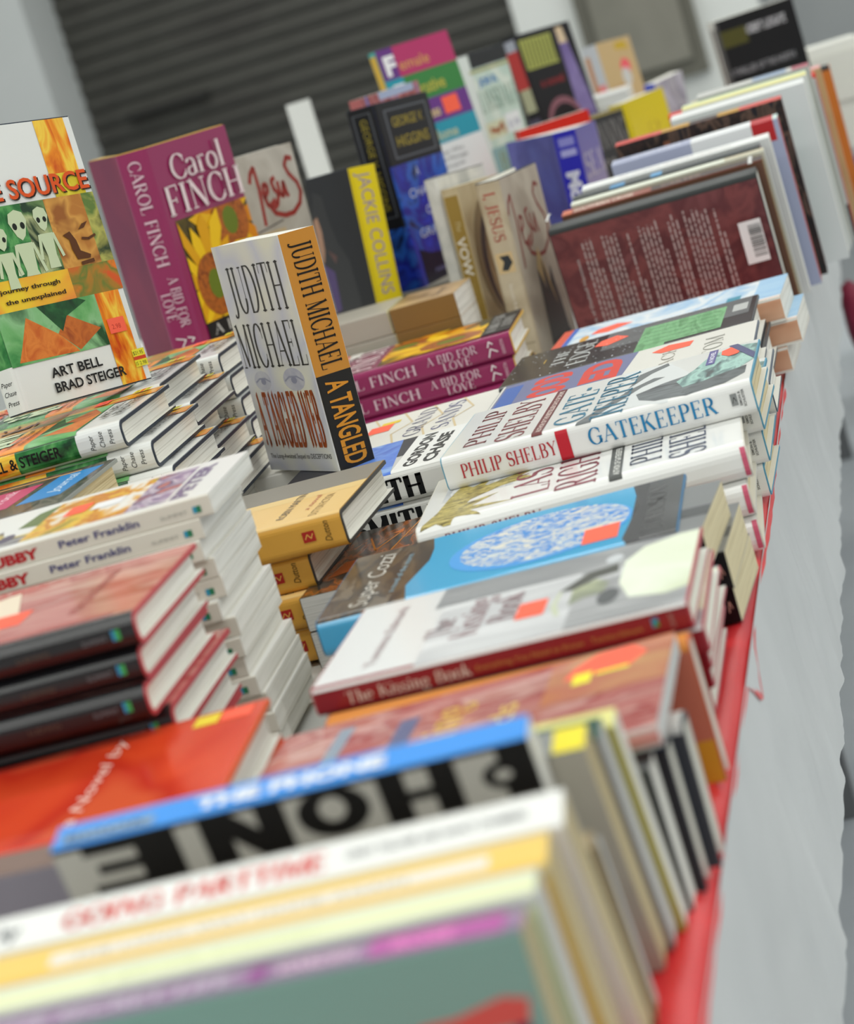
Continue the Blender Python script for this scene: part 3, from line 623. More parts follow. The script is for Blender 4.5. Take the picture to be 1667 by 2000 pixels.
# ---- The Kissing Book
RED = gloss('8e1d28')
def kiss_draw():
    d = [R(P_, 'front', 0, .0, 1, .72, art(('d4d5d6', 'bfc0c2', 'dedfe0', 'c9cacb'), 5, (1, 5, 1))), R(P_, 'front', .0, 0, 1, .32, art(('a9aaac', '8f9092', 'c4c5c6'), 7, (1, 5, 1))), R(P_, 'front', .72, .0, 1, .75, art(('9a9b9d', '85878a', 'b4b5b6'), 6, (1, 5, 1))),
         Po(P_, 'front', [(.16, .06), (.22, .16), (.45, .20), (.74, .20), (.90, .155), (.97, .06), (.97, .0), (.2, .0)], art(('dfe6cc', 'e9efdc', 'd3dcbc'), 8)),
         Po(P_, 'front', [(.20, .36), (.34, .38), (.52, .37), (.54, .36), (.36, .365), (.20, .345)], 'c5cbb0'), Po(P_, 'front', [(.52, .37), (.70, .30), (.74, .22), (.62, .21), (.60, .27), (.50, .33)], '4b4d46'), Po(P_, 'front', [(.30, .33), (.50, .33), (.58, .27), (.50, .23), (.38, .24), (.36, .29)], art(('8b917a', 'aab08e', '5f6454'), 30)),
         El(P_, 'front', .30, .22, .10, .03, '55585a'), El(P_, 'front', .82, .235, .06, .025, 'c9cdd0'),
         Tx(A_, 'front', 'Tomima Edmark', .12, .845, .76, .045, 'a3888c', 'serif'), Tx(T_, 'front', 'The', .30, .66, .22, .07, '9c7f84', 'serif'), Tx(T_, 'front', 'Kissing', .22, .575, .48, .075, '9c7f84', 'serif'), Tx(T_, 'front', 'Book', .32, .48, .34, .075, '9c7f84', 'serif'),
         R(K_, 'front', .27, .395, .47, .475, STICK),
         R(B_, 'spine', .0, .84, 1, 1, 'e8e9e9'), Tx(T_, 'spine', 'The Kissing Book', .085, .24, .34, .40, 'd9c3b8', 'serif'), Tx(T_, 'spine', 'Everything You Need to Know', .44, .34, .285, .24, 'c98a4a', 'serif'), Tx(A_, 'spine', 'Tomima Edmark', .745, .34, .135, .24, 'c98a4a', 'serif'),
         R(L_, 'spine', .905, .38, .922, .68, '3a8fb8'), R(L_, 'spine', .912, .38, .922, .55, '3f9a4a'), Tx(L_, 'spine', 'SUMMIT', .962, .25, .5, .012, 'b08a80', 'sans', 90)]
    return d
kiss = sp('kiss', 'flat', .2113, .1488, .0165, (gloss('e6e7e7'), RED, RED), kiss_draw(), board='b8434c', pages=PG_WHITE, r=.003)
pile(kiss, 5, -.2144, 1.0924, .0925, .5, ['red spined gift hardcover with grey photo cover and orange sticker, topmost', 'red spined gift hardcover second in its pile', 'red spined gift hardcover third in its pile', 'red spined gift hardcover fourth in its pile', 'red spined gift hardcover at the bottom of its pile'], 'red spined gift hardcovers', [0, .004, -.001, -.005, -.009], [0, .003, .030, .045, .050], [0, .8, -.5, .3, 0], zmin=0)
# ---- Dutton hardcovers, yellow jackets
YEL = mat('dda544', .4, .4)
def dut_draw():
    d = [R(P_, 'front', 0, 0, 1, 1, art(('ecc987', 'e6bd72', 'f0d9a6'), 4)), R(P_, 'front', .62, 0, 1, 1, '8f8a80'), R(P_, 'front', .50, .0, .62, 1, 'e8c98a'), Tx(A_, 'front', 'DUTTON FICTION', .05, .08, .40, .03, '8a6a3a', 'sans')]
    for k in range(7): d.append(Ln(P_, 'front', [(.05 + .05 * k, .30 + .01 * k), (.08 + .05 * k, .75)], .012, '8a6c30'))
    d += [Tx(T_, 'front', 'ROBIN MARTIN', .12, .20, .5, .03, '7c7060', 'ital'), Tx(T_, 'front', 'a novel', .2, .13, .3, .022, 'd08a6a', 'ital'),
          R(L_, 'spine', .868, .36, .908, .66, 'b02a24'), Ln(L_, 'spine', [(.875, .45), (.884, .58), (.894, .45), (.902, .58)], .003, 'e6b45c'), Tx(L_, 'spine', 'Dutton', .958, .26, .58, .022, '54401c', 'ital', 90)]
    return d
dut = sp('dut', 'flat', .242, .158, .0270, (YEL, YEL, YEL), dut_draw(), board='3a3a3a', pages=PG_WHITE, r=.006)
pile(dut, 4, -.5296, 1.490, .1080, -.6, ['yellow jacketed hardcover on top of its pile, jutting right over the others', 'yellow jacketed hardcover second in its pile', 'yellow jacketed hardcover third in its pile', 'yellow jacketed hardcover lowest in its pile'], 'yellow jacketed hardcovers', [0, -.036, -.036, -.034], [0, .004, .001, .003], [0, 1.2, .2, .6], zmin=-.001)
# ---- brown glossy cover under the gold eagle book's left edge
brown = sp('brn', 'flat', .175, .086, .0265, (art(('2f2a24', '6a4a2a', 'a8602a', '3a342c', '4a4640'), 22, (1, 3, 1), 4, .2), mat('4a4640', .2), mat('4a4640')), [Ln(P_, 'front', [(.3, .80), (.45, .55), (.6, .8)], .02, 'd98a2c'), Ln(P_, 'front', [(.72, .95), (.62, .45), (.65, .4)], .015, 'd98a2c'), Po(P_, 'front', [(.15, .22), (.22, .45), (.8, .50), (.8, .38)], 'b8642c'), Po(P_, 'front', [(.52, .80), (.60, .86), (.62, .78)], 'e07a20')], hard=False, pages=PG_GREY)
book(brown, 'dark brown glossy paperback with orange streaks, upper one beside the yellow pile', (-.331, 1.645, .0290), -90)
book(plain('brs', .175, .086, .0285, mat('50483e'), hard=False, pages=PG_GREY), 'brown paperback lowest beside the yellow pile', (-.331, 1.645, 0), -90)
# ---- red boards, black spines (left front)
PINK = art(('c06a64', 'd68f86', 'b85a54', 'd9a59a'), 9, (1, 3, 1), 3, .14, .8, False, .6)
BLK = mat('17171a', .22, .55)
def sum_draw():
    return [R(B_, 'spine', 0, 0, 1, .10, '4a1216'), Tx(A_, 'spine', 'LUDWIG', .69, .40, .085, .15, '5b4a3c', 'sans'), Tx(L_, 'spine', 'SUMMIT', .862, .42, .065, .14, '74787c', 'sans'), R(L_, 'spine', .940, .36, .953, .66, '2f8fc0'), R(L_, 'spine', .949, .36, .962, .66, '3fa85a'),
            Po(P_, 'front', [(.2, .42), (.5, .62), (.85, .55), (.9, .48), (.5, .40)], 'e8d8c0'), R(K_, 'front', .32, .36, .52, .60, STICK), Tx(T_, 'front', 'Mid Life Romance', .25, .18, .62, .04, 'b04a48', 'ital', 0), R(B_, 'front', .06, .06, .10, .94, 'a8453f')]
summ = sp('sum', 'flat', .228, .150, .0200, (PINK, BLK, PINK), sum_draw(), board='c04a50', pages=PG_WHITE, r=.008)
pile(summ, 7, -.521, 1.0611, .1630, 3.2, ['black spined hardcover with red boards, topmost at the left edge', 'black spined hardcover with red boards, second from the top', 'black spined hardcover with red boards, lowest full spine above the red cover', 'red boarded hardcover jutting right below the black spines', 'red boarded hardcover fifth in the pile', 'red boarded hardcover sixth in the pile', 'red boarded hardcover lowest in the pile'], 'black spined hardcovers with red boards', [0, -.004, -.006, -.002, -.004, -.006, -.006], [0, .0, -.002, .014, .012, .01, .01], [0, .3, -.3, 0, 1, 0, 0], zmin=.015)
# ---- tower of cream paperbacks
CRM = mat('dedacd', .35, .4)
def pf_draw():
    ph = art(('f0eee8', 'e5a82c', 'c9701e', 'f0c23c', 'b8a02c', '8a6a3c'), 24, (1.4, 1, 1), 4, .3)
    d = [R(P_, 'front', .10, .30, .92, .66, ph), Po(P_, 'front', [(.1, .66), (.3, .66), (.3, .75), (.55, .8), (.3, .86), (.1, .9)], art(('e8e6e0', '4a4450', 'd8c060', 'f0eee8'), 18)), Po(P_, 'front', [(.45, .66), (.9, .66), (.8, .72), (.5, .74)], '6a7a4a'),
         Po(P_, 'front', [(.10, .16), (.92, .16), (.92, .30), (.10, .30)], art(('6a5a88', '9a80a0', 'c8bcc8', '5a4a78', 'b8706a'), 40)), Tx(T_, 'front', 'PETER', .1, .09, .78, .06, '7a6a8a', 'heavy'), El(P_, 'front', .28, .74, .10, .03, '5c5468'), Po(P_, 'front', [(.25, .80), (.35, .9), (.55, .92), (.5, .85)], '5c5468'),
         R(K_, 'front', .48, .50, .70, .58, STICK), R(K_, 'front', .46, .37, .62, .48, 'eeeef0'),
         Tx(T_, 'spine', 'TUBBY', .22, .22, .20, .52, 'b8252c', 'heavy'), Tx(A_, 'spine', 'Peter Franklin', .49, .36, .27, .36, '4a4a7c', 'bold'), Tx(L_, 'spine', 'SUMMIT', .83, .34, .09, .18, 'a8a8a0', 'sans'), R(L_, 'spine', .938, .26, .955, .58, '3a98b8'), R(L_, 'spine', .950, .26, .965, .58, '2f7f5a')]
    return d
pf = sp('pf', 'flat', .205, .129, .0136, (mat('e9e8e4', .3), CRM, CRM), pf_draw(), hard=False, pages=PG_WHITE)
pile(pf, 13, -.5078, 1.265, .1806, 4.0, lab('%s cream paperback down the white tower left of the yellow pile', 11) + ['twelfth cream paperback down the white tower', 'lowest cream paperback of the white tower'], 'cream paperbacks in the white tower', [0, -.010, -.014, -.0105, -.0095, -.015, -.0087, -.0093, -.0117, -.008, -.006, -.004, -.006], [0, -.004, -.002, 0, -.002, -.004, -.001, -.002, -.003, 0, .002, 0, 0], [0, .8, -.6, .5, 1.2, -.4, .6, 0, .8, -.3, .4, .2, 0])
# ---- dark hardcovers with pink and blue labels between tower and white piles
dk = sp('dkl', 'flat', .24, .148, .028, (art(('2c2a2c', '5a5550', '3e3a3c', '7a7068', '241f24'), 20, (2, 1, 1), 4, .2), mat('2a282a', .2), mat('2a282a')), [Po(B_, 'front', [(.30, .05), (.90, .02), (.90, .17), (.30, .20)], '2f86c8'), Tx(B_, 'front', 'Journal', .40, .085, .45, .045, 'd8e8f4', 'ital'), Po(B_, 'front', [(.30, .23), (.80, .21), (.80, .38), (.30, .41)], 'c23a6a'), Tx(B_, 'front', 'Chronik', .36, .285, .42, .045, 'f0d0dc', 'ital'), Ln(P_, 'front', [(.9, .1), (.95, .9)], .03, 'd8a46a'), Ln(P_, 'front', [(.1, .3), (.12, .9)], .04, 'b8744a')], board='9aa09c', pages=PG_CREAM)
pile(dk, 6, -.7015, 1.402, .1780, 2.2, ['dark hardcover with pink and blue labels behind the cream tower', 'dark hardcover second down, under the one with pink and blue labels', 'dark hardcover third down behind the cream tower', 'dark hardcover fourth down behind the cream tower', 'dark hardcover fifth down behind the cream tower', 'dark hardcover lowest behind the cream tower'], 'dark hardcovers with labels', [0, -.03, .0, -.11, -.11, -.11], [0, .003, 0, 0, 0, 0], zmin=.009)
# ---- orange red hardcover lying in front
redf = sp('redf', 'flat', .24, .155, .025, (art(('d63a1e', 'e04a26', 'c9301c', 'dd5a34'), 5, (2, 1, 1), 2, .22), mat('d63a1e', .25), mat('d63a1e')), [Tx(T_, 'front', 'Jo', .1, .86, .6, .10, 'f0e0d8', 'ital'), Tx(A_, 'front', 'a Novel by', .10, .33, .85, .035, 'f0d4c8', 'ital', 0), El(P_, 'front', .08, .62, .02, .012, 'f0a020'), El(P_, 'front', .2, .60, .02, .012, 'f0a020'), El(P_, 'front', .32, .58, .02, .012, 'f0a020'), R(K_, 'front', .86, .025, .975, .10, STICK), R(K_, 'front', .86, .105, .975, .165, 'f0d83c')], board='d8612c', pages=PG_WHITE)
pile(redf, 4, -.4640, .915, .0935, 5.6, ['orange red hardcover lying flat at the left, with orange and yellow stickers', 'orange red hardcover second in the low pile at the left', 'orange red hardcover third in the low pile at the left', 'orange red hardcover lowest in the low pile at the left'], 'orange red hardcovers', [0, .003, -.004, .0], zmin=.015)
# ---- row of books standing on their fore-edges in front, spines up
def up(key, x1, y, L, W, T, lean, label, cols, draw=(), hard=False, pg=PG_OLD, tilt=0, yaw=0, board='2a2a2c', group='books standing spine up in the front row', z=0, **k):
    s = sp(key, 'up', L, W, T, cols, draw, hard=hard, pages=pg, board=board, **k)
    return book(s, label, (x1 - L, y - L * math.sin(D(yaw)), z), yaw, lean, tilt, group)
TEAL = mat('7fa79c', .4)
# from the nearest: y is the foot of the side that faces the camera
up('teal', -.0238, .668, .225, .1140, .018, 1, 'teal backed book nearest the camera, purple spine with pale letters', (TEAL, mat('96789a'), TEAL),
   [Po(B_, 'back', [(.0, .0), (1, 0), (1, 1), (0, 1)], TEAL), R(P_, 'back', .10, .07, .66, .21, '2f7a48'), Po(P_, 'back', [(.69, .21), (.70, .03), (.78, .02), (.80, .06), (.76, .14), (.755, .20)], 'd05a52'), El(P_, 'back', .58, .13, .05, .014, 'e6e8e0'), Po(P_, 'back', [(.40, .24), (.62, .22), (.66, .34), (.58, .46), (.42, .42)], art(('d8cfc0', 'b0a090', 'e2dccc'), 30)), R(P_, 'back', .60, .03, .70, .055, '2a2450'), R(P_, 'back', .0, .0, .66, .028, 'b9b49c'),
    R(B_, 'spine', .0, 0, 1, .18, '7f6a86'), R(B_, 'spine', .55, .1, .58, .9, '8a3f86'), R(B_, 'spine', .75, .1, .97, .95, 'b0529c'), Tx(T_, 'spine', 'THE SECRET LIFE', .10, .3, .42, .42, 'cfc4d4', 'bold'), Tx(T_, 'spine', 'GARDEN', .60, .3, .13, .42, 'e6c8dc', 'bold'), Tx(A_, 'spine', 'ROSE', .79, .3, .10, .42, 'f08ac8', 'bold')], pg=PG_OLD, yaw=1.5)
up('pale', -.0226, .706, .225, .1164, .020, 8, 'pale green spined book second from the camera', (mat('dfe4b8'), mat('e2e7bc', .35), mat('dfe4b8')), [Tx(T_, 'spine', 'a gentle summer', .25, .35, .4, .3, 'd0d8ae', 'ital')], pg=PG_GREY, r=.006, yaw=2.5)
up('yell', -.0215, .7386, .225, .1181, .026, 13, 'yellow spined book third from the camera with a white title band', (mat('e6bf5e'), mat('ecc766', .35), mat('e6bf5e')), [R(B_, 'spine', .12, .32, .90, .62, 'e6e2da'), Tx(T_, 'spine', 'THE LONG WAY HOME AGAIN', .16, .38, .6, .18, 'a8a49c', 'sans')], pg=PG_OLD, r=.006, yaw=2.5)
up('goin', -.0185, .7805, .240, .1247, .022, 18, 'white spined book fourth from the camera with red lettering', (mat('e9e9e4'), mat('ededea', .3), mat('e9e9e4')), [Tx(T_, 'spine', 'GOING', .145, .26, .18, .46, 'd8524a', 'fat'), Tx(T_, 'spine', 'PARTTIME', .345, .26, .26, .46, 'd8524a', 'fat'), Tx(A_, 'spine', 'CINDY TOLLIVER AND NANCY CHAMBERS', .64, .40, .30, .22, '6a6c70', 'bold'), Tx(L_, 'spine', 'ky', .03, .35, .04, .4, '8a8c8e', 'heavy')], pg=PG_OLD, yaw=2.5)
up('brna', -.0190, .8065, .225, .096, .0115, 16, 'yellowed brown paperback squeezed in behind the white spined one', (mat('8a7858'), mat('9a8868'), mat('7a6a4c')), pg=pages('a08c64', '7c6a48'), yaw=2.5)
up('brnb', -.0200, .8205, .225, .088, .007, 14, 'thin grey booklet squeezed in before the black and blue book', (mat('8a8a88'), mat('9a9a98'), mat('2a2a2a')), pg=PG_GREY, yaw=2.5)
BLUE = mat('2a8ee6', .3)
def phone_draw():
    d = [R(P_, 'back', 0, 0, 1, 1, 'b9b6ae')]
    k = '100f10'
    # great black letters that run upside down across the back: P H O N E
    d += [R(P_, 'back', 0, 0, 1, .05, 'b9b6ae')]
    d += [Tx(P_, 'back', 'PHONE', .995, .97, .97, .62, k, 'heavy', 270)]
    return d
# plain letters drawn as shapes so that they stand as in the picture
def phone_letters():
    k = '100f10'; d = [R(P_, 'back', 0, 0, 1, 1, 'bdbab2')]
    def P(pts, c=k): d.append(Po(P_, 'back', [(1 - max(0, .012 + (h - .10) * .30), 1 - x) for x, h in pts], c))      # x along the spine, h down from it
    P([(0, 0), (1, 0), (1, .12), (0, .12)])
    P([(.06, .10), (.26, .10), (.26, .68), (.06, .68), (.06, .58), (.17, .58), (.17, .46), (.08, .46), (.08, .34), (.17, .34), (.17, .22), (.06, .22)])
    P([(.31, .10), (.37, .10), (.37, .68), (.31, .68)]); P([(.43, .10), (.49, .10), (.49, .68), (.43, .68)]); P([(.31, .10), (.38, .10), (.49, .68), (.42, .68)])
    n = 22; o = [(.585 + .075 * math.cos(2 * math.pi * i / n), .36 + .29 * math.sin(2 * math.pi * i / n)) for i in range(n)]; P(o)
    P([(.585 + .028 * math.cos(2 * math.pi * i / n), .33 + .14 * math.sin(2 * math.pi * i / n)) for i in range(n)], 'bdbab2')
    P([(.685, .10), (.74, .10), (.74, .68), (.685, .68)]); P([(.79, .10), (.845, .10), (.845, .68), (.79, .68)]); P([(.70, .34), (.83, .34), (.83, .46), (.70, .46)])
    P([(.93, .10), (1, .10), (1, .68), (.93, .68)]); o = [(.945 - .055 * math.cos(D(a)), .40 + .17 * math.sin(D(a))) for a in range(-90, 91, 15)]; P(o + [(.96, .57), (.96, .23)]); P([(.932 + .018 * math.cos(2 * math.pi * i / 14), .40 + .06 * math.sin(2 * math.pi * i / 14)) for i in range(14)], 'bdbab2')
    return d
up('phon', -.0370, .8330, .208, .1370, .0190, 12, 'black and blue book with great letters, fifth from the camera', (mat('16161a'), BLUE, mat('16161a')), phone_letters() + [Tx(T_, 'spine', 'THE PHONE', .31, .26, .40, .46, 'f0f2f4', 'heavy'), R(L_, 'spine', .02, .15, .22, .50, '8aa0b0'), Tx(L_, 'spine', 'BOOK', .03, .2, .18, .3, '24364a', 'sans')], pg=PG_WHITE, hard=False, yaw=2.8)
up('grya', -.0200, .8580, .310, .1200, .018, 14, 'grey book with a yellow tag, sixth from the camera', (mat('b4aea0'), mat('8c8e8c'), mat('b0aa9c')), [R(K_, 'spine', .955, .0, 1, 1, 'f2e02c'), R(B_, 'spine', .0, .0, .30, 1, '7a6258'), R(B_, 'back', 0, .70, 1, 1, '8a8490')], pg=PG_OLD)
up('grna', -.0170, .8770, .225, .1160, .016, 14, 'grey paged book with a dark green spine end, seventh from the camera', (mat('3a4a44'), mat('1f4a3c'), mat('8a8a86')), [Tx(T_, 'spine', 'FIELD GUIDE', .6, .3, .3, .4, 'd8e0d8', 'sans')], pg=PG_GREY)
up('ylwa', -.0130, .8940, .215, .1140, .014, 14, 'pale book with olive yellow cover edge, eighth from the camera', (mat('b0a850'), mat('e0dc8a'), mat('b0a850')), pg=PG_WHITE)
up('gryb', -.0110, .9120, .215, .0740, .018, 4, 'dark grey faced book with pale page ends behind the olive one', (mat('55585a'), mat('6a6c6e'), mat('505356')), pg=PG_WHITE)
up('drkb', -.0070, .9320, .215, .0735, .020, 0, 'black covered book with blue marks, its end over the red border', (mat('26262a'), mat('26262a'), mat('2a2a2e')), [R(B_, 'spine', .80, 0, 1, 1, '1f3a5c')], hard=True, pg=PG_WHITE, board='2a2c34')
up('ornb', -.0045, 1.0680, .200, .0790, .020, 0, 'salmon and orange covered book, its end over the red border', (mat('c9745c'), mat('d8883c'), mat('c9745c')), [R(B_, 'back', .0, .0, .30, .3, 'd99a2c')], hard=True, pg=PG_WHITE, board='c86a4c')
up('whtb', -.0020, .9580, .215, .0730, .024, -4, 'white paged book with dark cover line, last of the front row', (mat('3a3c42'), mat('d8d8d4'), mat('3c3e44')), pg=PG_WHITE, hard=True, board='3a3c42')
# ---- glossy pinkish red cover lying over the front row
ADS = art(('b8605a', 'cc8a84', 'a84a4a', 'd8a8a0', 'c07468'), 13, (1, 3, 1), 4, .13, 1.0, False, .7)
ads = sp('ads', 'flat', .2165, .160, .0105, (ADS, mat('c98a84', .2), ADS), [Tx(T_, 'front', 'Selling', .18, .50, .62, .09, 'e0b84a', 'serif'), Tx(T_, 'front', 'Yards', .10, .36, .55, .09, 'e0c25a', 'serif'), R(P_, 'front', .2, .62, .8, .67, '5a5f86'), R(P_, 'front', .1, .80, .9, .84, '8a98a8'), R(P_, 'front', .5, .0, 1, .3, art(('d08a5c', 'c9806a', 'd8a878'), 12, rough=.15)), Po(K_, 'front', [(.74, .10), (.74, .26), (.86, .24), (.97, .19), (.97, .10), (.86, .06)], STICK), R(K_, 'front', .66, .19, .78, .235, STICKY), R(K_, 'front', .72, .10, .75, .18, STICKY)], hard=False, pages=PG_GREY, r=.004)
book(ads, 'glossy pinkish red book with yellow letters lying over the front row', (-.2195, .9030, .0745), 2.0, -2.5, -1.6)
# ---- three black spined paperbacks by the red border
BLK2 = mat('141416', .25)
bk = sp('blk', 'flat', .175, .120, .0254, (mat('77797a', .3), BLK2, mat('4a4a4c')), [Ln(L_, 'spine', [(.965, .3), (.972, .6), (.98, .4)], .0035, 'd8a090'), R(P_, 'front', .3, .0, .5, .3, '4a4c4e')], hard=False, pages=PG_CREAM)
def blacks():
    for k, (x1, y, a, c) in enumerate(((-.008, 1.352, -3, 'lowest'), (-.006, 1.340, -2, 'middle'), (-.012, 1.312, -3, 'topmost'))):
        book(bk, c + ' of three black spined paperbacks with yellowed pages by the red border', (x1 - .175, y, .0254 * k), a, group='black spined paperbacks')
# ---- white book with black and blue cover left of the teal titled thriller
gord = sp('gord', 'flat', .175, .140, .028, (gloss('e9e9e6'), gloss('ecece8'), gloss('e9e9e6')), [R(P_, 'front', .45, .30, 1, 1, '2c2c34'), Po(P_, 'front', [(.0, .38), (.0, .62), (1, .70), (1, .46), (.5, .42)], art(('3a62c8', '6a94e0', '4a78d8', '8ab0ea'), 20)), R(B_, 'front', .0, .0, 1, .38, 'e9e9e6'), Tx(A_, 'front', 'GORDON', .06, .27, .9, .07, '26282a', 'heavy'), Tx(A_, 'front', 'CHASE', .06, .17, .8, .07, '26282a', 'heavy'), Tx(T_, 'spine', 'SMITH', .34, .16, .42, .62, '141618', 'fat')], board='3a3c40')
pile(gord, 3, -.4080, 1.700, .0860, 1.0, ['white spined book with black letters and blue picture, left of the teal titled thriller', 'white spined book second under the blue picture', 'white spined book lowest under the blue picture'], 'white spined books with blue picture', [0, .002, 0], [0, .002, 0], zmin=.001)
# ---- white cover with beige lines
pap = sp('pap', 'flat', .232, .148, .0208, (mat('e9e6de', .35), mat('e9e6de'), mat('e9e6de')), [Ln(P_, 'front', [(.0, .75 - .13 * k), (.35, .80 - .13 * k), (.6, .74 - .13 * k), (1, .82 - .13 * k)], .014, 'd8c39a') for k in range(6)] + [Tx(T_, 'front', 'GRAND', .12, .27, .80, .07, '4a4a7a', 'fine'), Tx(T_, 'front', 'SANDS', .12, .15, .80, .07, '5a5a88', 'fine'), R(K_, 'front', .50, .44, .72, .54, STICK), R(K_, 'front', .72, .42, .80, .50, 'f0d02c')], hard=False)
pile(pap, 4, -.4790, 1.852, .0832, .4, ['white book with beige lines and purple title under the plum pile', 'white book second under the purple title', 'white book third under the purple title', 'white book lowest under the purple title'], 'white books with beige lines', zmin=.009)
# ---- white books with red letters behind the teal titled thriller
rw = sp('rw', 'flat', .242, .148, .0295, (mat('e6e4dc', .3), mat('dddbd4'), mat('e6e4dc')), [Po(P_, 'front', [(.0, .50), (1, .46), (1, .99), (0, .99)], '70749a'), Tx(T_, 'front', 'BLOOD', .04, .72, .92, .15, 'd83a28', 'heavy'), Tx(T_, 'front', 'RED', .04, .52, .92, .15, 'd83a28', 'heavy'), R(B_, 'front', .3, .91, .9, .98, '3a62b0'), Tx(A_, 'front', 'JACK', .1, .30, .7, .05, 'a8a298', 'fine'), Po(K_, 'front', [(.70, .25), (.86, .24), (.92, .34), (.80, .40), (.70, .36)], STICK), Tx(A_, 'front', 'TOM', .2, .12, .6, .07, '9a9890', 'fine')], board='5a6472', r=.005)
pile(rw, 3, -.2400, 1.818, .0885, .3, ['white book with big red letters behind the teal titled thriller', 'white book second under the red letters, its end jutting right', 'white book third under the red letters', 'white book lowest under the red letters'], 'white books with red letters', [0, .006, -.006], [0, .002, .003], zmin=-.001)
# ---- black starry hardcover with green panel
STAR = art(('1c1d20', '232427', '2c2d30', '1a1b1d'), 12, rough=.22)
rnd = random.Random(4)
def star_draw():
    GR = art(('5c9c62', '78b57c', '549058'), 16, (6, 1, 1))
    d = [R(P_, 'front', .40, .02, 1, .62, art(('4a4b4d', '5c5d5f', '434446'), 7)), R(P_, 'front', .10, .12, .84, .46, GR), R(B_, 'front', .0, .34, .12, .46, GR), R(P_, 'front', .55, .03, .80, .09, 'b8bab8'),
         Tx(T_, 'front', 'THE', .30, .77, .50, .05, 'd4d6d4', 'fine'), Tx(T_, 'front', 'EDGE', .18, .665, .74, .08, 'd4d6d4', 'fine'), Tx(A_, 'front', '11', .5, .86, .12, .03, 'c9a02c', 'fat'), Po(K_, 'front', [(.55, .60), (.70, .52), (.85, .58), (.78, .64), (.62, .66)], STICK)]
    for k in range(5): d.append(Ln(P_, 'front', [(.16 + .14 * k, .14), (.16 + .14 * k, .44)], .006, '2f5a38'))
    for k in range(60):
        x, y = rnd.random(), .45 + .55 * rnd.random(); d.append(El(P_, 'front', x * .9, y, .006, .004, 'cfd4da', 6))
    for k in range(24): d.append(El(P_, 'spine', rnd.random() * .7, rnd.random(), .003, .03, 'c4ccd4', 6))
    return d
star = sp('star', 'flat', .242, .155, .0290, (STAR, STAR, STAR), star_draw(), board='4a4c4e', r=.007)
pile(star, 3, -.2480, 1.975, .0870, -.2, ['black starry hardcover with green panel and white title', 'black starry hardcover second in its pile', 'black starry hardcover third in its pile', 'black starry hardcover lowest in its pile'], 'black starry hardcovers', [0, .004, -.004, -.004], zmin=.0)
# ---- sky blue paperbacks with flesh coloured spines
SK = art(('b8d4ea', 'e6ebee', '9cc4e4', 'f0f1f0'), 9, (2, 1, 1))
FL = art(('d0a080', 'dcb294', 'c89474'), 9)
sky = sp('skyb', 'flat', .244, .138, .0255, (SK, FL, FL), [R(B_, 'front', .0, .93, 1, .955, '3a68c0'), R(B_, 'front', .0, .955, 1, 1, 'd8583c'), R(P_, 'front', .10, .18, .5, .24, '3a90a8'), R(P_, 'front', .1, .0, 1, .12, art(('7ab0dc', 'a8cce8', '90bce0'), 10)), Po(K_, 'front', [(.45, .76), (.62, .66), (.75, .74), (.68, .82), (.52, .84)], STICK), El(P_, 'front', .4, .86, .12, .02, 'd8a03c'), Tx(L_, 'spine', 'O', .83, .3, .02, .4, '2f5ad0', 'heavy')], hard=False, pages=PG_WHITE, r=.005)
pile(sky, 3, -.2300, 2.150, .0780, -2.0, ['sky blue paperback with flesh coloured spine, topmost before the maroon book', 'sky blue paperback second in its pile', 'sky blue paperback third in its pile', 'sky blue paperback lowest in its pile'], 'sky blue paperbacks', [0, .010, -.006, -.01], [0, .004, 0, 0], zmin=-.002)
blacks()
# ---- tan paperbacks behind the plum pile
TAN = art(('a8895c', 'c2a274', '93744a'), 18)
tan = sp('tan', 'flat', .078, .112, .028, (TAN, mat('8a6a3c'), TAN), [Tx(T_, 'front', 'Daniel', .2, .3, .6, .12, '5a4a34', 'ital')], hard=False, pages=PG_WHITE)
gtan = plain('gtan', .105, .112, .028, mat('b3aea2', .4), hard=True, board='d9cf9e', jacket=True, r=.002)
pile(gtan, 5, -.5400, 2.395, .1400, 2, ['grey hardcover with cream edges lying before the yellow spined book', 'grey hardcover second in its pile before the yellow spine', 'grey hardcover third in its pile before the yellow spine', 'grey hardcover fourth in its pile before the yellow spine', 'grey hardcover lowest in its pile before the yellow spine'], 'grey hardcovers with cream edges', [0, .002, 0, .003, 0], zmin=-.006)
pile(tan, 5, -.4310, 2.395, .1400, 0, ['tan paperback topmost in the pile before the blue cover', 'tan paperback second in its pile', 'tan paperback third in its pile', 'tan paperback fourth in its pile', 'tan paperback lowest in its pile'], 'tan paperbacks', zmin=.0)
# ---- standing books, from the left back
JES = art(('b2aca2', 'c2bcb2', 'a8a196'), 12)
def scrawl(f, ox, oy, sx, sy, wd, c):
    P = lambda pts: [(ox + x * sx, oy + y * sy) for x, y in pts]
    d = [Ln(T_, f, P([(.0, .72), (.06, .86), (.15, .95), (.16, .6), (.12, .2), (.10, .0)]), wd, c),
         Ln(T_, f, P([(.22, .42), (.32, .52), (.33, .62), (.26, .64), (.22, .5), (.25, .30), (.34, .26), (.42, .36)]), wd, c),
         Ln(T_, f, P([(.52, .70), (.44, .66), (.46, .52), (.52, .42), (.46, .28), (.38, .22)]), wd, c),
         Ln(T_, f, P([(.56, .62), (.56, .42), (.62, .36), (.68, .60), (.70, .40), (.72, .34)]), wd, c),
         Ln(T_, f, P([(.98, .92), (.88, .96), (.80, .84), (.84, .70), (.97, .52), (1.0, .36), (.92, .18), (.74, .06), (.55, .06), (.36, .14), (.30, .26), (.36, .32)]), wd, c)]
    return d
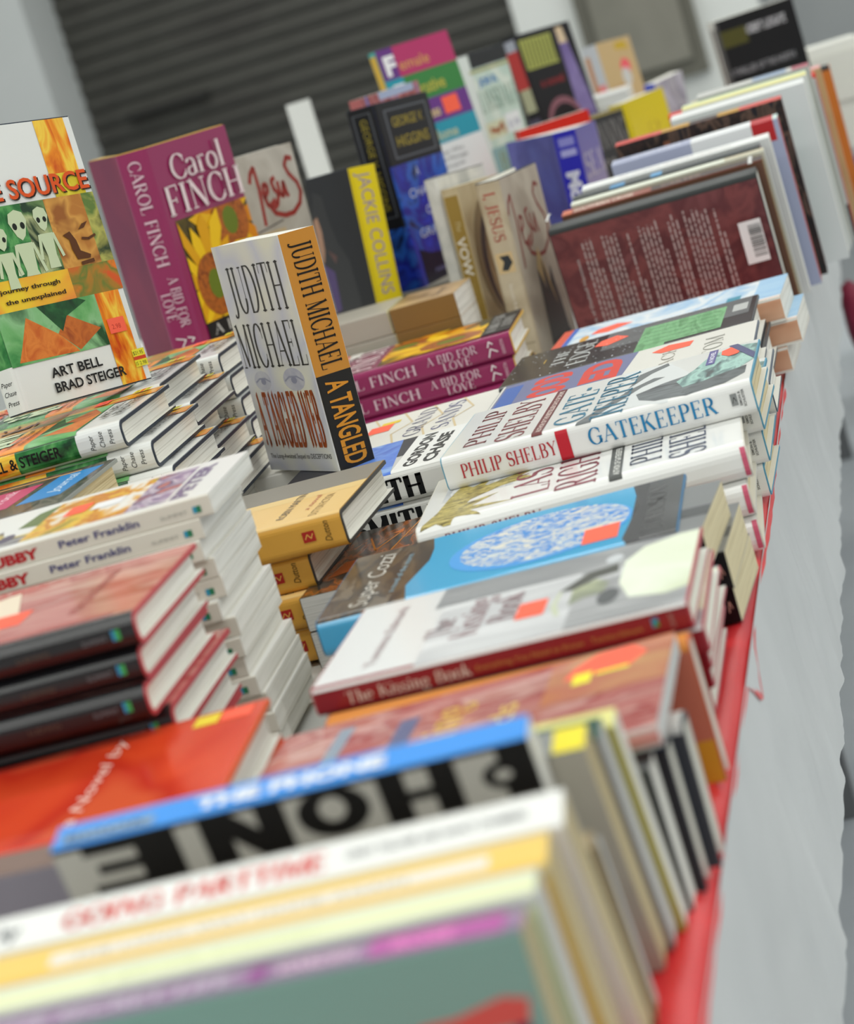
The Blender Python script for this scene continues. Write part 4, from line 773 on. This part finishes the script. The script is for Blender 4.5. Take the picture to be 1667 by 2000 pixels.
book(sp('jesS', 'stand', .215, .14, .02, (JES, JES, JES), scrawl('front', .30, .60, .66, .34, .045, '9a3a34') + [R(P_, 'front', .08, .30, .62, .56, 'c2ac86'), R(B_, 'front', .0, .0, .62, .02, 'a89a80'), Po(P_, 'front', [(.15, .3), (.2, .42), (.25, .34), (.32, .45), (.4, .3)], '3c3c3c'), Ln(P_, 'front', [(.08, .56), (.62, .60)], .012, '5a5450')], hard=False), 'grey novel with dark red handwritten title behind the plum cover', (-.612, 2.46, .1385), 67.8, 1.4, 1.4)
up_ = None
def bjackie():
    DK = mat('212226', .55, .2)
    d = [Po(P_, 'back', [(.0, .80), (.12, .93), (.30, .90), (.34, .78), (.42, .66), (.60, .55), (.66, .35), (.62, .05), (.45, 0), (.0, 0)], '08080a'), Po(P_, 'back', [(.0, .78), (.10, .80), (.14, .72), (.12, .62), (.06, .56), (.0, .55)], 'b08468'), Po(P_, 'back', [(.02, .55), (.24, .50), (.22, .30), (.05, .28)], '4a3070'), Po(P_, 'back', [(.18, .62), (.36, .58), (.30, .54)], '5a342c'), Po(P_, 'back', [(.14, .14), (.30, .18), (.34, .12), (.2, .08)], 'c09070'),
         Tx(A_, 'spine', 'JACKIE COLLINS', .03, .24, .62, .48, '9a8aa8', 'sans'), Ln(T_, 'spine', [(.70, .2), (.74, .8), (.72, .4), (.80, .7), (.78, .2), (.86, .6), (.84, .2), (.93, .5)], .006, 'd8902c')]
    book(sp('jac', 'stand', .242, .1599, .0352, (DK, mat('e6cf1c', .35), DK), d), 'dark hardcover with bright yellow spine standing behind the tall novel', (-.489, 2.563, .0585), 125.4, 5.9, 1.5)
bjackie()
BLU = art(('131a6a', '2440c0', '1a1c88', '2a62c4', '0e0f2c'), 11, (1, 1, 1), 3, .3, 1.8)
def grav_draw():
    d = [R(B_, 'front', 0, .66, 1, 1, '17171b'), R(B_, 'front', .14, .69, .93, .96, '5c5f66'), R(B_, 'front', .17, .70, .90, .95, '131317'), Tx(A_, 'front', 'GEORGE V.', .24, .86, .58, .055, 'b09a2c', 'sans'), Tx(A_, 'front', 'HIGGINS', .24, .75, .60, .06, 'b09a2c', 'sans'),
         Tx(T_, 'front', 'A', .42, .58, .06, .05, 'c9cde0', 'sans'), Tx(T_, 'front', 'CHANGE', .20, .47, .66, .05, 'c9cde0', 'sans'), Tx(T_, 'front', 'OF', .42, .36, .18, .05, 'c9cde0', 'sans'), Tx(T_, 'front', 'GRAVITY', .20, .25, .70, .05, 'c9cde0', 'sans'), Po(P_, 'front', [(.1, .0), (.1, .2), (.3, .16), (.7, .14), (1, .2), (1, 0)], '12122a'), Tx(T_, 'front', 'NARRATIVE', .30, .05, .5, .025, '7a78a8', 'sans'),
         R(B_, 'spine', 0, 0, .66, 1, '17171b'), R(B_, 'spine', .03, .20, .60, .82, '5c5f66'), R(B_, 'spine', .035, .24, .595, .78, '131317'), Tx(A_, 'spine', 'GEORGE V. HIGGINS', .06, .42, .50, .24, '9a8a2c', 'sans')]
    return d
book(sp('grav', 'stand', .242, .1625, .0427, (BLU, BLU, BLU), grav_draw()), 'black and deep blue hardcover with framed yellow name, standing', (-.507, 2.763, .1185), 75.7, .5, 2.0)
def filler(key, L, W, T, x, y, z, yaw, n, c, l, pg=PG_WHITE):
    s = plain(key, L, W, T, mat(c), hard=False, pages=pg)
    for k in range(n): book(s, l, (x, y, z + k * T), yaw + (k % 3 - 1) * 1.5, group='plain paperbacks carrying the standing books')
SUP = 'plain paperback in a pile that carries standing books at the back'
filler('fila', .22, .15, .0265, -.76, 2.20, 0, 5, 6, 'b8b09c', SUP)
filler('filb', .16, .16, .0277, -.755, 2.405, 0, 3, 5, 'b0aa98', SUP)
filler('filj', .15, .14, .0290, -.610, 2.52, 0, 0, 2, 'aca598', SUP)
filler('filc', .20, .15, .0295, -.60, 2.745, 0, 5, 4, 'a8a294', SUP)
filler('fild', .20, .15, .0318, -.63, 3.17, 0, 0, 6, 'b8b2a6', SUP)
filler('file', .20, .15, .0348, -.56, 3.46, 0, 0, 4, 'aaa69c', SUP)
filler('filf', .22, .16, .0355, -.52, 3.76, 0, 0, 4, 'b0aca0', SUP)
filler('filg', .20, .15, .0310, -.44, 4.28, 0, 0, 4, 'b8b4aa', SUP)
# ---- farther standing books
def fem_draw():
    d = [R(B_, 'front', 0, .80, .30, 1, '6a3a86'), R(B_, 'front', .22, .80, 1, 1, 'b83a6c'), R(B_, 'front', .0, .62, .24, .80, '2a9aae'), R(B_, 'front', .24, .62, 1, .80, '3f8446'), R(B_, 'front', .24, .46, 1, .62, '6b3a88'), R(B_, 'front', 0, .46, .24, .62, 'b0406a'), R(B_, 'front', 0, .32, 1, .46, '2f97ae'), R(B_, 'front', 0, 0, 1, .32, 'e2e5e6'),
         Tx(T_, 'front', 'F', .06, .83, .15, .13, 'f0f0f2', 'heavy'), Tx(T_, 'front', 'emale', .25, .84, .40, .10, 'd9a85a', 'serif'), Tx(T_, 'front', 'E', .08, .65, .15, .12, 'f0f0f2', 'heavy'), Tx(T_, 'front', 'xecutive', .27, .66, .48, .085, 'b8b04a', 'bold'), Tx(T_, 'front', 'Success', .20, .50, .36, .07, 'd9c28a', 'bold'), Tx(T_, 'front', 'at Home', .2, .345, .5, .07, 'b8c0a0', 'bold'),
         R(K_, 'front', .62, .49, .84, .60, STICK), Tx(A_, 'front', 'for Women Who', .1, .25, .6, .025, '55575a', 'sans'), Tx(A_, 'front', 'Lead and Manage', .12, .205, .6, .025, '55575a', 'sans'), Tx(A_, 'front', 'a practical guide', .15, .16, .5, .022, '55575a', 'sans'),
         R(B_, 'spine', .03, .1, .55, .9, 'd8b24a')]
    return d
book(sp('fem', 'stand', .235, .1551, .016, (mat('e2e5e6', .35), mat('5aa8a0'), mat('e2e5e6')), fem_draw(), hard=False), 'book with magenta, green, purple and teal title bands standing before the shutter', (-.534, 3.1999, .1916), 55, -3.9, -.3)
ANS = art(('cfe0d4', 'bcd4c8', 'dde8dc'), 14)
book(sp('ans', 'stand', .242, .1597, .022, (ANS, mat('dfe6e2'), ANS), [R(B_, 'front', .05, .90, 1, 1, '1f2022'), R(B_, 'front', 0, .87, 1, .89, 'a8a86a'), Tx(A_, 'front', 'JOE R.', .12, .78, .5, .05, '3a78b8', 'heavy'), Tx(A_, 'front', 'LANSDALE', .04, .60, .92, .14, '567a64', 'fine'), R(P_, 'front', .02, .42, .5, .53, 'd8d8b8'), Ln(P_, 'front', [(.1, .48), (.3, .46), (.42, .50), (.46, .44)], .05, 'a85a34'), R(K_, 'front', .52, .42, .92, .55, 'eceef0'), Tx(K_, 'front', '$1.98', .58, .45, .28, .05, '7a7aa0', 'sans'), R(P_, 'front', 0, .0, 1, .36, '8fb0b4'), Tx(T_, 'front', 'BAD', .15, .2, .6, .12, '8a8a52', 'fine')]), 'pale green book with blue and green lettering between the banded and the black cover', (-.4817, 3.503, .1396), 75.7, .2, .2)
book(sp('wit', 'stand', .242, .16, .0331, (mat('19171b', .4), mat('19171b'), mat('19171b')), [R(T_, 'front', .04, .74, .62, .96, 'a8ac58')] + [Ln(T_, 'front', [(.08 + .065 * k, .755), (.10 + .065 * k, .945)], .018, '2a2a20') for k in range(9)] + [Po(P_, 'front', [(.72, .98), (.84, .98), (.98, .30), (.66, .30)], art(('5a4a7c', '8a7ab0', '6c5a94'), 8)), Po(P_, 'front', [(.72, .98), (.84, .98), (.86, .86), (.72, .86)], 'd8c0a0'), Tx(A_, 'front', 'a novel', .18, .60, .42, .06, '7a2428', 'heavy')] + [El(P_, 'front', .42, .30, .32, .20, '8a5a66'), El(P_, 'front', .42, .28, .27, .17, '1a1215')] + [Tx(A_, 'front', 'GREEN', .56, .08, .42, .12, '9aa050', 'fine'), R(B_, 'spine', .10, .1, .38, .9, 'b03a38'), R(B_, 'spine', .38, .2, .55, .9, 'a8a88a'), R(B_, 'spine', .02, .2, .1, .9, 'a0a4b0'), R(B_, 'spine', .6, .1, .95, .9, '4a4458')]), 'black hardcover with yellow green title block and violet beam, standing', (-.4356, 3.8007, .1428), 60.2, -4.3, .9)
book(sp('cook', 'stand', .2, .1306, .0348, (mat('c9ae7e', .5), mat('b9bcc2'), mat('c9ae7e')), [R(P_, 'front', .10, .05, .92, .40, art(('7a2c10', 'd8901c', 'b8541c', 'e0b030', '5a2a14'), 28)), El(K_, 'front', .66, .72, .14, .08, 'f0606a'), El(P_, 'front', .62, .62, .13, .09, 'cfd0cc'), Po(B_, 'front', [(.5, .90), (.9, .88), (.8, .97), (.52, .96)], 'c9a82c'), Tx(T_, 'front', 'Cookery', .12, .52, .4, .05, 'b87a4a', 'ital'), R(B_, 'spine', .1, .1, .9, .4, 'b8845c'), R(K_, 'spine', .4, .4, .55, .9, 'e08080')], hard=False), 'tan cookery paperback with orange food picture standing before the grey cabinet', (-.374, 4.2975, .1241), 65, -3, 1.9)
pp = plain('papers', .17, .15, .018, mat('dfe1e0', .4), hard=False)
book(pp, 'white paperback lying below the tan cookery book', (-.445, 3.94, .222), 2)
filler('filh', .17, .15, .0370, -.45, 3.935, 0, 0, 6, 'd4d4d0', 'white paperback in the pile below the tan cookery book')
VOWC = art(('c4b391', 'd2c4a2', 'b09a72'), 10)
MARB = art(('cfd0cc', 'dfdfdb', 'b9bcba'), 14)
vd = [R(B_, 'spine', .04, .08, .80, .92, 'a08440'), Tx(T_, 'spine', 'VOW', .25, .22, .20, .56, 'ece8dc', 'bold'), Tx(T_, 'spine', 'The', .17, .4, .05, .3, 'cdbf92', 'ital'), Tx(A_, 'spine', 'SPARROW', .49, .38, .25, .2, 'b89e60', 'sans'), R(L_, 'spine', .82, .05, .99, .95, 'dcdcd8'), El(L_, 'spine', .905, .5, .055, .38, '8c8880'), El(L_, 'spine', .905, .5, .048, .33, 'e4e4e2')]
vd += [El(P_, 'front', .62, .60, .55, .34, '8e7a5a', 30), El(P_, 'front', .70, .58, .52, .31, '3c2f34', 30), El(P_, 'front', .78, .55, .50, .33, 'b89c74', 30)]
for r_, c_ in ((.30, '8a7050'), (.27, 'b59a72'), (.19, '8a7050'), (.165, 'b59a72'), (.09, '7c6446'), (.07, 'b0946c')): vd.append(El(P_, 'front', .62, .62, r_, r_ * .6, c_, 26))
vd += [Po(P_, 'front', [(.55, .45), (.62, .15), (.75, .05), (.7, .4)], '8a744e')]
book(sp('vow', 'stand', .242, .1599, .0209, (VOWC, VOWC, VOWC), vd, hard=False, pages=PG_CREAM), 'book with gold spine panel and spiral shell cover, standing left of the beige novel', (-.3824, 2.584, 0), 80, 1.2, 3.1)
book(sp('marb', 'stand', .258, .17, .019, (MARB, MARB, MARB), (), board='35373a'), 'white marbled hardcover standing behind the spiral shell book', (-.4045, 2.600, 0), 80, 1.2, 3.1)
IJ = art(('b5a68e', 'c6b99f', 'a8977c'), 10)
book(sp('ijs', 'stand', .242, .1618, .030, (art(('b5aa9c', 'c6bcac', 'a79b8c'), 10), IJ, IJ), scrawl('front', .06, .55, .86, .38, .03, '8a3a36') + [Tx(T_, 'spine', 'I, JESUS', .05, .30, .24, .46, 'b04038', 'serif'), R(L_, 'spine', .345, .15, .445, .85, 'd2b88a'), Po(L_, 'spine', [(.36, .3), (.36, .7), (.40, .8), (.435, .55), (.43, .3), (.39, .45)], '34383c'), Tx(A_, 'spine', 'SECRETS', .52, .2, .65, .018, 'e6e0d4', 'serif', 0) if 0 else Tx(A_, 'spine', 'Secrets from the Seven', .50, .42, .26, .22, 'e6e0d4', 'serif'), Ln(B_, 'spine', [(.80, .1), (.80, .9)], .003, '8a7a62'), Tx(L_, 'spine', 'HORIZON', .86, .35, .11, .2, '6a6052', 'serif'),
     Po(P_, 'front', [(.35, .15), (.40, .52), (.52, .40), (.55, .58), (.65, .42), (.72, .50), (.80, .30), (.85, .12)], '4c4c4c'), Po(P_, 'front', [(.40, .52), (.52, .62), (.62, .48), (.70, .30), (.6, .42), (.55, .56), (.50, .42)], 'c2a878'), R(P_, 'front', .35, .10, .86, .16, '3a3a3c')]), 'beige novel with red handwritten title standing left of the maroon book', (-.326, 2.50, 0), 81.9, 2.0, 1.1)
MCB = art(('3f429c', '5a5cae', '34368a', '4a54a8'), 8)
book(sp('mc', 'stand', .242, .16, .0323, (mat('8a86b4'), mat('2c2ab0', .35), MCB), [R(P_, 'front', 0, .72, 1, 1, '6a66b0'), Tx(T_, 'front', 'SEA', .1, .70, .9, .14, 'c9c8d4', 'fine'), Tx(T_, 'front', 'SIN', .1, .44, .9, .2, 'a8a4b8', 'fine'), R(P_, 'front', .0, .28, .6, .42, 'a83a9a'), R(K_, 'front', .6, .42, .85, .5, STICK), Tx(T_, 'spine', 'McNAB', .24, .2, .42, .6, 'd9daea', 'heavy'), R(A_, 'spine', .04, .15, .09, .85, '8a8ad0'), R(A_, 'spine', .11, .15, .15, .85, 'a8a8dc')], hard=False, fan=3.2), 'deep blue half open paperback with white spine letters standing behind the beige novel', (-.3033, 3.0531, .004), 105, 2.6, 1.2)
book(sp('joy', 'stand', .238, .16, .030, (mat('1c1c1e', .4), mat('1c1c1e'), mat('1c1c1e')), [Tx(T_, 'front', 'WINNING', .02, .77, .95, .17, '8f8f8c', 'fine'), Tx(T_, 'front', 'JOY', .05, .50, .6, .2, '8f8f8c', 'fine'), El(P_, 'front', .6, .28, .34, .16, art(('8a7464', 'c0b0a0', '5a4a42'), 12)), R(B_, 'front', 0, .985, 1, 1, 'a89a4a')]), 'black book with tall grey capitals standing between blue and yellow covers', (-.316, 3.36, 0), 73.8, -.6, 2)
book(sp('yel', 'stand', .23, .15, .03, (mat('d6c51e', .4), mat('d6c51e'), mat('d6c51e')), [Tx(T_, 'front', 'Joy', .3, .72, .5, .12, 'b8a020', 'ital'), Tx(A_, 'front', 'roman', .55, .12, .35, .05, 'b8a020', 'ital')], hard=False, curl=.02), 'bright yellow paperback standing right of the black one', (-.2776, 3.678, .0), 77, -1.4, -.1)
LAV = art(('a9a6b4', 'c2c0cc', '8a8698', 'b4b2ba'), 14)
book(sp('lav', 'stand', .242, .1501, .02, (LAV, mat('c4bcd0'), LAV), [Tx(T_, 'front', 'Violet', .1, .7, .8, .14, '7a7488', 'serif'), R(P_, 'front', 0, .0, 1, .16, '9aa08a'), R(L_, 'spine', 0, 0, .06, 1, '3a4ab8')], hard=False), 'lavender grey book standing right of the bright yellow one', (-.252, 3.859, 0), 74.8, 4.6, -1)
book(sp('redbk', 'stand', .253, .118, .02, (mat('d8503e', .4), mat('c9301e', .4), mat('d8503e')), [R(B_, 'front', .0, .93, 1, 1, 'd22a1c')], hard=False), 'red book standing behind the deep blue half open paperback', (-.384, 3.29, 0), 30, 0, 0)
filler('filk', .2, .14, .030, -.42, 3.10, 0, 0, 2, 'b4aca0', SUP) if 0 else None
RDT = art(('b05a58', '8a3c40', 'c07a78', '4a6ab0'), 14, (1, 6, 1))
book(sp('rdt', 'stand', .235, .150, .02, (RDT, mat('b86a68'), RDT), [R(B_, 'front', .3, .955, .9, 1, 'a8b4d0')], hard=False), 'reddish book standing behind the black and blue hardcover', (-.535, 2.945, .136), 68, 0, 0)
filler('fill', .2, .14, .034, -.60, 2.93, 0, 0, 4, 'b0a89c', SUP)
# ---- row of books standing spine up behind the maroon one, receding
MAR = art(('6a3436', '7a4040', '5c2c30', '744042'), 22)
def mar_draw():
    d = [Tx(T_, 'back', 'Selected Letters of Dashiell Hammett', .06, .905, .90, .022, 'bdb8b4', 'serif') if 0 else Tx(T_, 'back', 'Selected Letters of Dashiell Hammett', .02, .90, .74, .022, 'b9b6b4', 'serif')]
    rr = random.Random(7); v = .86
    for blk in (4, 5, 2, 6, 3, 6, 2):
        for k in range(blk):
            x = .04; end = rr.uniform(.5, .88) if k == blk - 1 else rr.uniform(.84, .90)
            while x < end:
                ww = rr.uniform(.02, .07); d.append(R('blurb_text', 'back', x, v, min(end, x + ww), v + .0085, 'ad9a98')); x += ww + .012
            v -= .0205
        v -= .018
    d += [R('barcode_label', 'back', .43, .03, .72, .135, 'e4e4e4')]
    x = .47
    while x < .69:
        ww = rr.choice((.004, .006, .010)); d.append(R('barcode_label', 'back', x, .035, x + ww, .095, '6c6c6c')); x += ww + rr.choice((.004, .007))
    d += [R(B_, 'spine', .98, 0, 1, 1, 'c8c8c6'), R(B_, 'spine', 0, 0, .012, 1, 'd0d0ce'), Tx(T_, 'spine', 'HAMMETT', .62, .80, .2, .15, '8a8c8c', 'sans')]
    return d
RB = 'row of books standing spine up behind the maroon one'
def upb(key, x0, y, L, W, T, lean, label, cols, draw=(), hard=False, pg=PG_GREY, tilt=0, board='2a2a2c', yaw=0):
    book(sp(key, 'up', L, W, T, cols, draw, hard=hard, pages=pg, board=board), label, (x0, y, 0), yaw, lean, tilt, RB)
upb('mar', -.2426, 2.4930, .2426, .1705, 0.040, 6, 'maroon hardcover standing spine up, white text and barcode on its back', (mat('2e3232'), mat('2e3232', .4), MAR), mar_draw(), True, PG_GREY, 0, '2a2c2c')
upb('brw', -0.2307, 2.5411, 0.2391, 0.1790, 0.026, 6, 'rust and brown spined book behind the maroon one', (mat('5a3c34'), mat('8a4434', .4), mat('6a4a3a')), [R(B_, 'spine', .45, 0, 1, 1, '3c2a26'), Tx(T_, 'spine', 'SOUTHERN CROSS', .06, .2, .3, .55, 'e8d8c8', 'bold'), Tx(A_, 'spine', 'CARTER', .5, .3, .2, .4, 'a8877a', 'sans'), R(B_, 'spine', 0, 0, .05, 1, 'c86a48')], pg=pages('8a6a3c', '5c4526'))
upb('crm', -0.2211, 2.5719, 0.2323, 0.1860, 0.018, 6, 'cream spined book third in the receding row', (mat('dfe2d2'), mat('e2e6d6', .4), mat('c9c6b4')), [R(B_, 'spine', .80, 0, 1, 1, 'c4bda4')])
upb('blb', -0.2202, 2.5931, 0.2270, 0.1900, 0.022, 6, 'black spined book with blue marks fourth in the receding row', (mat('2c3032'), mat('3a3f40', .4), mat('4a4a4a')), [R(B_, 'spine', .20, 0, .28, 1, '4a8ab8'), R(B_, 'spine', .42, 0, .48, 1, '5a9ac8')], pg=pages('7a4a48', '4a2c2c'))
upb('whb', -0.2109, 2.6206, 0.2290, 0.1955, 0.028, 6, 'white spined book fifth in the receding row', (mat('e4e6e4'), mat('e9ebe9', .4), mat('dcdedc')), [Tx(T_, 'spine', 'the complete illustrated companion', .2, .3, .6, .4, 'b8a8a8', 'sans')], pg=PG_WHITE)
upb('lvb', -0.1750, 2.6720, 0.2060, 0.2102, 0.030, 6, 'lavender and white spined book with a red end', (mat('b4b8cc'), mat('a8aec8', .4), mat('a8aec8')), [R(B_, 'spine', .48, 0, .84, 1, 'e6e8ea'), R(B_, 'spine', .84, 0, .97, 1, 'b8282c'), R(B_, 'spine', .97, 0, 1, 1, 'c9dcd8'), R(B_, 'back', .88, .16, 1, .52, 'e6e8ea'), R(B_, 'back', .88, .03, 1, .16, 'b8282c'), Tx(T_, 'spine', 'SEVEN STARS', .12, .3, .3, .4, 'd8dcea', 'bold')], pg=pages('c03a28', '8a2418'))
PHO = art(('17171a', '3a2a24', '141416', '6a5244', '202024'), 16, (3, 1, 1))
upb('pho', -0.1720, 2.7388, 0.2100, 0.2272, 0.024, 6, 'dark photo covered book with red and ochre top edge', (PHO, mat('c93a30', .4), PHO), [R(P_, 'back', .0, .0, 1, 1, PHO), R(B_, 'spine', .28, 0, .45, 1, 'b88a24'), R(B_, 'spine', .45, 0, .62, 1, '3a2c2a'), R(B_, 'spine', .62, 0, .75, 1, 'b88a24'), R(P_, 'back', .70, .12, .9, .28, 'b8bca0'), Po(P_, 'back', [(.55, .78), (.95, .72), (.95, .68), (.55, .74)], '8a5a44')], pg=pages('5a3c3c', '3a2828'))
upb('lvc', -0.1411, 2.7665, 0.1756, 0.2061, 0.020, 6, 'grey green paged book between the photo cover and the white block', (mat('a8bcb4'), mat('b8ccc4'), mat('a8bcb4')), pg=pages('a8b8b0', '8a9a92'))
upb('pgs', -0.1060, 2.8244, 0.1720, 0.2333, 0.035, 6, 'thick white book with bare page edges in the receding row', (mat('e0e2e0'), mat('dfe1e0', .6), mat('e4e6e6')), pg=PG_WHITE)
upb('grn', -0.0950, 2.8949, 0.1640, 0.2383, 0.030, 6, 'pale yellow spined book in the receding row', (mat('cfe0c0'), mat('e6e09a', .4), mat('dcdfdc')), [R(B_, 'spine', 0, .7, 1, 1, 'd0e6c8')], pg=PG_WHITE)
upb('gry', -0.0770, 2.9555, 0.1500, 0.2443, 0.030, 6, 'grey spined book with blue marks in the receding row', (mat('b8b8b4'), mat('c4c4c0', .4), mat('bcbcb8')), [R(B_, 'spine', .5, 0, .8, 1, '8a9cb4'), R(B_, 'spine', .85, 0, 1, 1, 'a0485a')], pg=PG_GREY)
upb('rdb', -0.1240, 3.0090, 0.2000, 0.2293, 0.022, 6, 'bright red edged book jutting over the table edge', (mat('d83020', .4), mat('d83020', .4), mat('d0d0cc')), [R(B_, 'back', 0, 0, .2, 1, '17171a')], hard=True, board='d02c1e', pg=pages('d83020', 'b82418'))
upb('tnb', -0.1030, 3.1438, 0.1850, 0.2272, 0.024, 6, 'tan book with yellow mark jutting over the table edge', (mat('c4ac7c'), mat('c9b486', .4), mat('c4ac7c')), [R(B_, 'spine', .9, 0, 1, 1, 'e0a0a0')], pg=pages('c4ac7c', 'a08a5c'))
upb('obk', -0.0900, 3.3226, 0.1800, 0.2162, 0.022, 6, 'orange edged book behind the tan one at the far table edge', (mat('d07a34'), mat('2a2c2e', .4), mat('d07a34')), [R(B_, 'spine', .5, .1, .8, .9, 'd0d4d4')], hard=True, board='c8702c', pg=pages('c87a3c', 'a8602c'))
# ---- far end of the table
BW = mat('121113', .4)
book(sp('bws', 'stand', .135, .150, .045, (BW, mat('cfd0cc'), BW), [Tx(T_, 'front', 'ROBERT LUDGATE', .34, .72, .52, .12, 'c4c4c8', 'bold'), R(B_, 'front', .02, .62, .36, .84, '4c4a1c'), Tx(A_, 'front', 'A THRILLER OF THE NORTH', .02, .24, .84, .09, '8c8c90', 'bold'), R(B_, 'spine', .1, .30, .95, .55, '16161a'), R(B_, 'spine', .1, .80, .95, 1, '3a3a3c'), R(B_, 'front', .0, .0, .04, 1, '4a4a4a')], hard=False), 'black square book with white lettering standing at the far end before the white wall', (-.112, 4.02, .172), 20, 0, -1)
filler('film', .19, .16, .033, -.14, 3.99, 0, 0, 5, 'e0e0dc', 'white paperback in the pile below the black square book')
book(plain('wcrd', .14, .12, .02, mat('e4e4dc', .5), hard=False), 'cream paperback lying at the far end right of the black square book', (.0, 4.25, .180), 8)
filler('filn', .14, .12, .030, .0, 4.25, 0, 4, 6, 'd8d8d0', 'cream paperback in the pile at the far end of the table')
book(sp('ttf', 'up', .22, .125, .03, (mat('c8cad0', .4), mat('3a3c40'), mat('c8cad0')), [R(B_, 'back', .84, 0, 1, .86, 'b8605c'), R(B_, 'back', .42, .0, .80, .86, '4a4f8c'), R(T_, 'back', .54, .3, .70, .84, '9aa0c4'), R(B_, 'back', 0, .0, .38, .86, 'c8c8b8'), R(B_, 'back', .0, .88, 1, 1, 'c8702c'), R(B_, 'spine', .3, 0, .5, 1, 'c83a34')], hard=False), 'pale book with blue title panel and orange end at the right border of the picture', (.052, 5.10, 0), 4, 2, 0)
book(sp('ttg', 'up', .05, .128, .03, (mat('2a2c2e'), mat('2a2c2e'), mat('2a2c2e')), [R(B_, 'back', .2, .2, .8, .7, 'cfd4d4')], hard=False), 'dark book with a pale panel left of the blue titled one at the far right', (-.004, 5.11, 0), 4, 2, 0)
